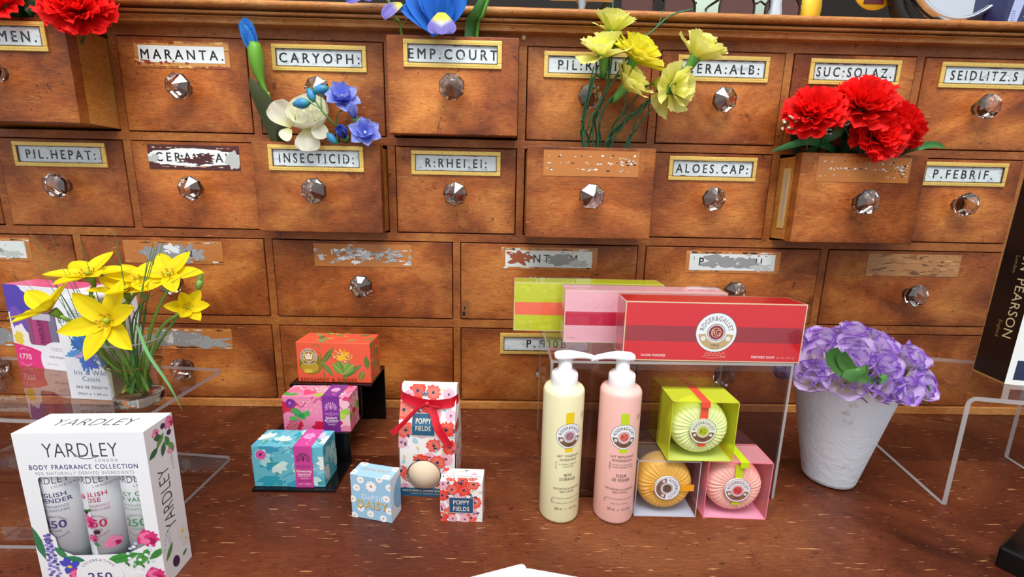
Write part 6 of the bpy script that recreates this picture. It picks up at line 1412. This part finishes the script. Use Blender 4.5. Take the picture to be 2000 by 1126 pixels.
blade(bd, [at(487, 152, -.030), at(505, 185, -.028), at(530, 235, -.020), at(545, 280, -.015)][::-1], .0135, '#37401c', 'leaf', 16, (1, 0, .2), .15, '#424a22')
blade(bd, [at(552, 283, -.014), at(550, 260, -.03), at(553, 240, -.035), at(568, 238, -.04)], .0075, '#3a4a20', 'leaf', 14, (1, 0, .2), .15)
pe = root_at('white_peony', 'creamy white peony with pale yellow heart in the insecticide drawer', 'flower', Vector((at(600, 285, -.010).x, -.010, zf1)))
b = MB(); c = at(606, 236, -.036); WC, WY = lin('#fbf9e4'), lin('#e8ea8e'); ax, u, v = frame_of((0, -.75, .45)); r_ = random.Random(9)
for ring, (n_, th0, L_, W_2, bn) in enumerate(((4, .25, .036, .022, .7), (6, .55, .043, .027, .65), (7, .90, .046, .028, .45))):
    for k in range(n_):
        ph = 2*PI*k/n_+ring*.7; th = th0*r_.uniform(.9, 1.12); d = ax*math.cos(th)+(u*math.cos(ph)+v*math.sin(ph))*math.sin(th)
        petal(b, c+Vector((0, .020, -.006)), d, ax, L_, W_2, lambda t, w_, q=ring: mixc(WY, WC, t*1.5+q*.25), bn, .45, .012, 'round', 9, 5, ring*10+k)
cw = lambda t, w_: mixc(WY, WC, t*2)
petal(b, at(572, 246, -.040), (-.55, -.15, .75), (.2, -1, 0), .036, .0190, cw, .3, .3, .02, 'round', 9, 5, 90); petal(b, at(600, 250, -.045), (-.05, -.30, -.9), (0, -1, -.1), .031, .0195, cw, -.25, -.3, .03, 'round', 9, 5, 91)
petal(b, at(618, 236, -.046), (.30, -.22, -.8), (.4, -1, 0), .026, .0120, cw, -.1, .25, .02, 'round', 9, 5, 92); petal(b, at(568, 252, -.044), (-.35, -.2, -.5), (0, -1, .4), .018, .011, cw, -.2, .2, .02, 'round', 8, 4, 93)
b.build('flower_head', [M['petal']], pe, world=True); stem(pe, [c+Vector((0, .02, -.01)), at(606, 284, -.010), Vector((at(600, 285, -.010).x, -.010, zf1))], .0018, '#7a9a4a')
DB, DL = lin('#6c7ce6'), lin('#b4c2fa')
def delph(label, px, py, Y, ax, R_, seed, pts, closed=False, dark=False):
    rt = root_at('blue_delphinium', label, 'flower', Vector((at(660, 285, -.010).x+seed*.001, -.010, zf1)), 'blue delphinium blossoms in the insecticide drawer'); c = at(px, py, Y); ax, u, v = frame_of(ax); b = MB(); r_ = random.Random(seed)
    A, B_ = (lin('#2f3fae'), lin('#5f70d4')) if dark else (DB, DL)
    for ring in range(2):
        for k in range(6):
            ph = 2*PI*k/6+ring*.5+seed; th = ((.75, .40) if closed else (1.15, .7))[ring]*r_.uniform(.85, 1.15); d = ax*math.cos(th)+(u*math.cos(ph)+v*math.sin(ph))*math.sin(th)
            petal(b, c-ax*R_*.3, d, ax, R_*(1.25 if closed else 1.05), R_*.46, lambda t, w_: mixc(A, B_, .15+.75*abs(w_)*t+.25*t), 1.0 if closed else -.25+.5*ring, .35, .035, 'point' if not closed else 'round', 7, 3, seed*20+ring*7+k)
    b.ball(c, R_*.1, 6, 0, lin('#f4f4ff')); b.build('flower_head', [M['petal']], rt, world=True)
    b = MB(); p0 = c-ax*R_*.9; b.tube([p0, p0+ax*R_*.3, c-ax*R_*.25], [.0012, R_*.2, R_*.28], 7, 0, lin('#6a9a5a')); b.build('calyx', [M['leaf']], rt, world=True)
    stem(rt, [p0]+[at(*q) for q in pts]+[Vector((at(662, 285, -.010).x, -.010, zf1))], .0009, '#8aa05a', 'stem', 14)
delph('star shaped blue delphinium highest above the insecticide drawer', 668, 188, -.040, (.15, -.7, .6), 0.0250, 1, [(660, 222, -.038), (658, 258, -.025)])
delph('cup shaped blue delphinium in the middle of the three at the right', 691, 224, -.042, (-.05, -.6, .8), 0.0166, 2, [(680, 245, -.035), (668, 270, -.020)], True)
delph('ruffled pale blue delphinium lowest at the right of the insecticide drawer', 713, 258, -.042, (.25, -.8, .35), 0.0230, 3, [(695, 268, -.035), (680, 280, -.020)])
delph('dark blue rounded delphinium just above the insecticide drawer edge', 671, 263, -.044, (0, -.8, .4), 0.0186, 4, [(668, 278, -.020)], True, True)
sp = root_at('delphinium_bud_sprig', 'green sprig of turquoise delphinium buds in front of the white peony', 'flower bud', Vector((at(655, 285, -.010).x, -.010, zf1)))
stem(sp, [at(610, 188, -.070), at(628, 215, -.072), at(648, 238, -.066), at(662, 252, -.050), at(662, 280, -.012), Vector((at(660, 285, -.010).x, -.010, zf1))], .0013, '#5a8a44', 'stem', 20)
for (x, y, dx, dy, r0) in ((590, 202, -1, .1, .0068), (626, 175, 1, -.25, .0062), (608, 186, -.3, -.9, .0056), (648, 270, .5, .6, .0058)):
    p = at(x, y, -.072 if y < 250 else -.050); dd = (RT*dx-UP*dy).normalized(); b = MB(); L_ = r0*2.2
    b.tube([p-dd*L_*.75, p-dd*L_*.4, p, p+dd*L_*.4, p+dd*L_*.75], [.0012, r0*.75, r0, r0*.75, r0*.35], 10, 0, [lin('#3f9a6a'), lin('#3a9ab0'), lin('#3a86c8'), lin('#3a8ec0'), lin('#2fa080')]); b.build('bud', [M['leaf']], sp, world=True)
    stem(sp, [p-dd*L_*.7 if x < 600 or y > 250 else p, at(628, 214, -.072) if y < 250 else at(652, 282, -.020)], .0007, '#6a9a5a', 'stem', 6)

# --- yellow carnations in the drawer under PIL:RHEI.
gy_ = 'yellow carnations in the middle drawer'
def yel_c(label, px, py, Y, ax, R_, seed, pts, foot, n=17, spread=1.25, clen=1.15, c0='#e6e658', c1='#fbf79a'):
    ft = Vector((at(foot, 290, -.015).x, -.015, zf1)); rt = root_at('yellow_carnation', label, 'flower', tuple(ft), gy_)
    p0 = carnation('x', rt, at(px, py, Y), ax, R_*1.22, c0, c1, max(9, int(n*.8)), seed, .018, '#6db04a', 1, clen, spread, .72, .035)
    stem(rt, [p0]+[at(*q) for q in pts]+[ft], .0013, '#356b48', 'stem', 26); return rt
yel_c('pale yellow carnation highest in the bunch before the cornice', 1198, 48, -.055, (.1, -.25, 1), .0235, 31, [(1190, 110, -.055), (1186, 170, -.055), (1165, 230, -.040), (1150, 280, -.020)], 1150, 14, .95)
yel_c('yellow carnation drooping at the left over the rhei label', 1180, 92, -.062, (-.10, -.35, .95), .0270, 32, [(1160, 150, -.062), (1145, 200, -.050), (1140, 250, -.035), (1150, 285, -.018)], 1148, 17, 1.35)
yel_c('bright yellow frilled carnation at the centre of the middle drawer bunch', 1248, 102, -.065, (.45, -.35, .75), .0260, 33, [(1206, 150, -.062), (1182, 180, -.055), (1162, 230, -.040), (1165, 285, -.018)], 1162, 24, 1.30, 1.0, '#e6da20', '#fdf455')
yel_c('yellow carnation lying below the centre of the middle drawer bunch', 1230, 160, -.062, (.50, -.35, .60), .0245, 34, [(1195, 190, -.060), (1178, 215, -.05), (1170, 250, -.035), (1172, 285, -.018)], 1172, 15, 1.1)
yel_c('yellow fan shaped carnation at the far right beside the alb label', 1368, 98, -.060, (.42, -.35, .80), .0270, 35, [(1337, 132, -.06), (1300, 175, -.055), (1255, 205, -.045), (1215, 240, -.035), (1190, 285, -.018)], 1188, 16, 1.0)
yel_c('yellow open carnation low at the right over the drawer stile', 1322, 172, -.060, (.45, -.75, -.10), .0240, 36, [(1290, 180, -.06), (1250, 215, -.045), (1210, 250, -.03), (1185, 287, -.018)], 1182, 15, 1.35)
bd = root_at('carnation_bud', 'tight round yellow carnation bud left of the right hand yellow blossoms', 'flower bud', Vector((at(1200, 290, -.015).x, -.015, zf1)))
b = MB(); c = at(1286, 163, -.060)
for k in range(9): ph = k*2.4; th = .25+.09*k; ax, u, v = frame_of((.6, -.55, -.1)); d = ax*math.cos(th)+(u*math.cos(ph)+v*math.sin(ph))*math.sin(th); petal(b, c-ax*.009, d, ax, .020, .0085, lambda t, w_: mixc(lin('#b8c83a'), lin('#eeea5e'), t), 1.5, .4, 0, 'round', 8, 4, k)
b.build('flower_head', [M['petal']], bd, world=True); stem(bd, [c-Vector((.009, 0, 0)), at(1255, 175, -.057), at(1225, 215, -.045), at(1190, 270, -.025), Vector((at(1195, 290, -.015).x, -.015, zf1))], .0012, '#2f5f40')
tw = root_at('carnation_foliage', 'slender branching green twigs rising from the middle drawer of yellow carnations', 'foliage', Vector((at(1180, 290, -.015).x, -.015, zf1)))
ftw = Vector((at(1175, 290, -.015).x, -.015, zf1))
for pts in ([(1198, -20), (1196, 40), (1196, 100), (1190, 150), (1183, 175), (1160, 230)], [(1352, 18), (1310, 30), (1275, 60), (1245, 85), (1215, 130), (1190, 170), (1165, 215), (1158, 260)], [(1160, 130), (1148, 180), (1140, 220), (1142, 260)], [(1168, 130), (1155, 175), (1142, 225), (1138, 262)], [(1226, 165), (1222, 200), (1205, 245), (1185, 280)],
            [(1340, 140), (1300, 185), (1270, 215), (1245, 250), (1225, 284)], [(1265, 190), (1245, 230), (1235, 260), (1222, 284)], [(1282, 186), (1256, 215), (1240, 240), (1228, 284)], [(1170, 215), (1172, 240), (1168, 280)], [(1150, 215), (1136, 250), (1138, 282)], [(1158, 220), (1148, 250), (1145, 282)], [(1240, 220), (1225, 225), (1215, 250), (1195, 284)]):
    stem(tw, [at(x, y, -.060+.035*max(0, (y-180)/110)) for x, y in pts]+([ftw] if pts[-1][1] > 250 else []), .0010, '#3f7a54', 'stem', 24, '#2f5f40', 1.3)
for (a, b_) in (((1196, 45), (1186, 25)), ((1196, 42), (1207, 25)), ((1194, 105), (1186, 88)), ((1195, 100), (1206, 84)), ((1286, 50), (1296, 18)), ((1282, 48), (1303, 45)), ((1240, 88), (1243, 68)), ((1186, 165), (1184, 142)), ((1163, 240), (1172, 212)), ((1150, 250), (1156, 220)), ((1178, 280), (1208, 258)), ((1140, 240), (1134, 212)), ((1215, 225), (1238, 235)), ((1232, 265), (1246, 240)), ((1170, 250), (1162, 232)), ((1330, 186), (1300, 182))):
    stem(tw, [at(*a, -.058+.03*max(0, (a[1]-180)/110)), at(*b_, -.058+.03*max(0, (b_[1]-180)/110))], .0008, '#3f7a54', 'stem', 4, None, .3)
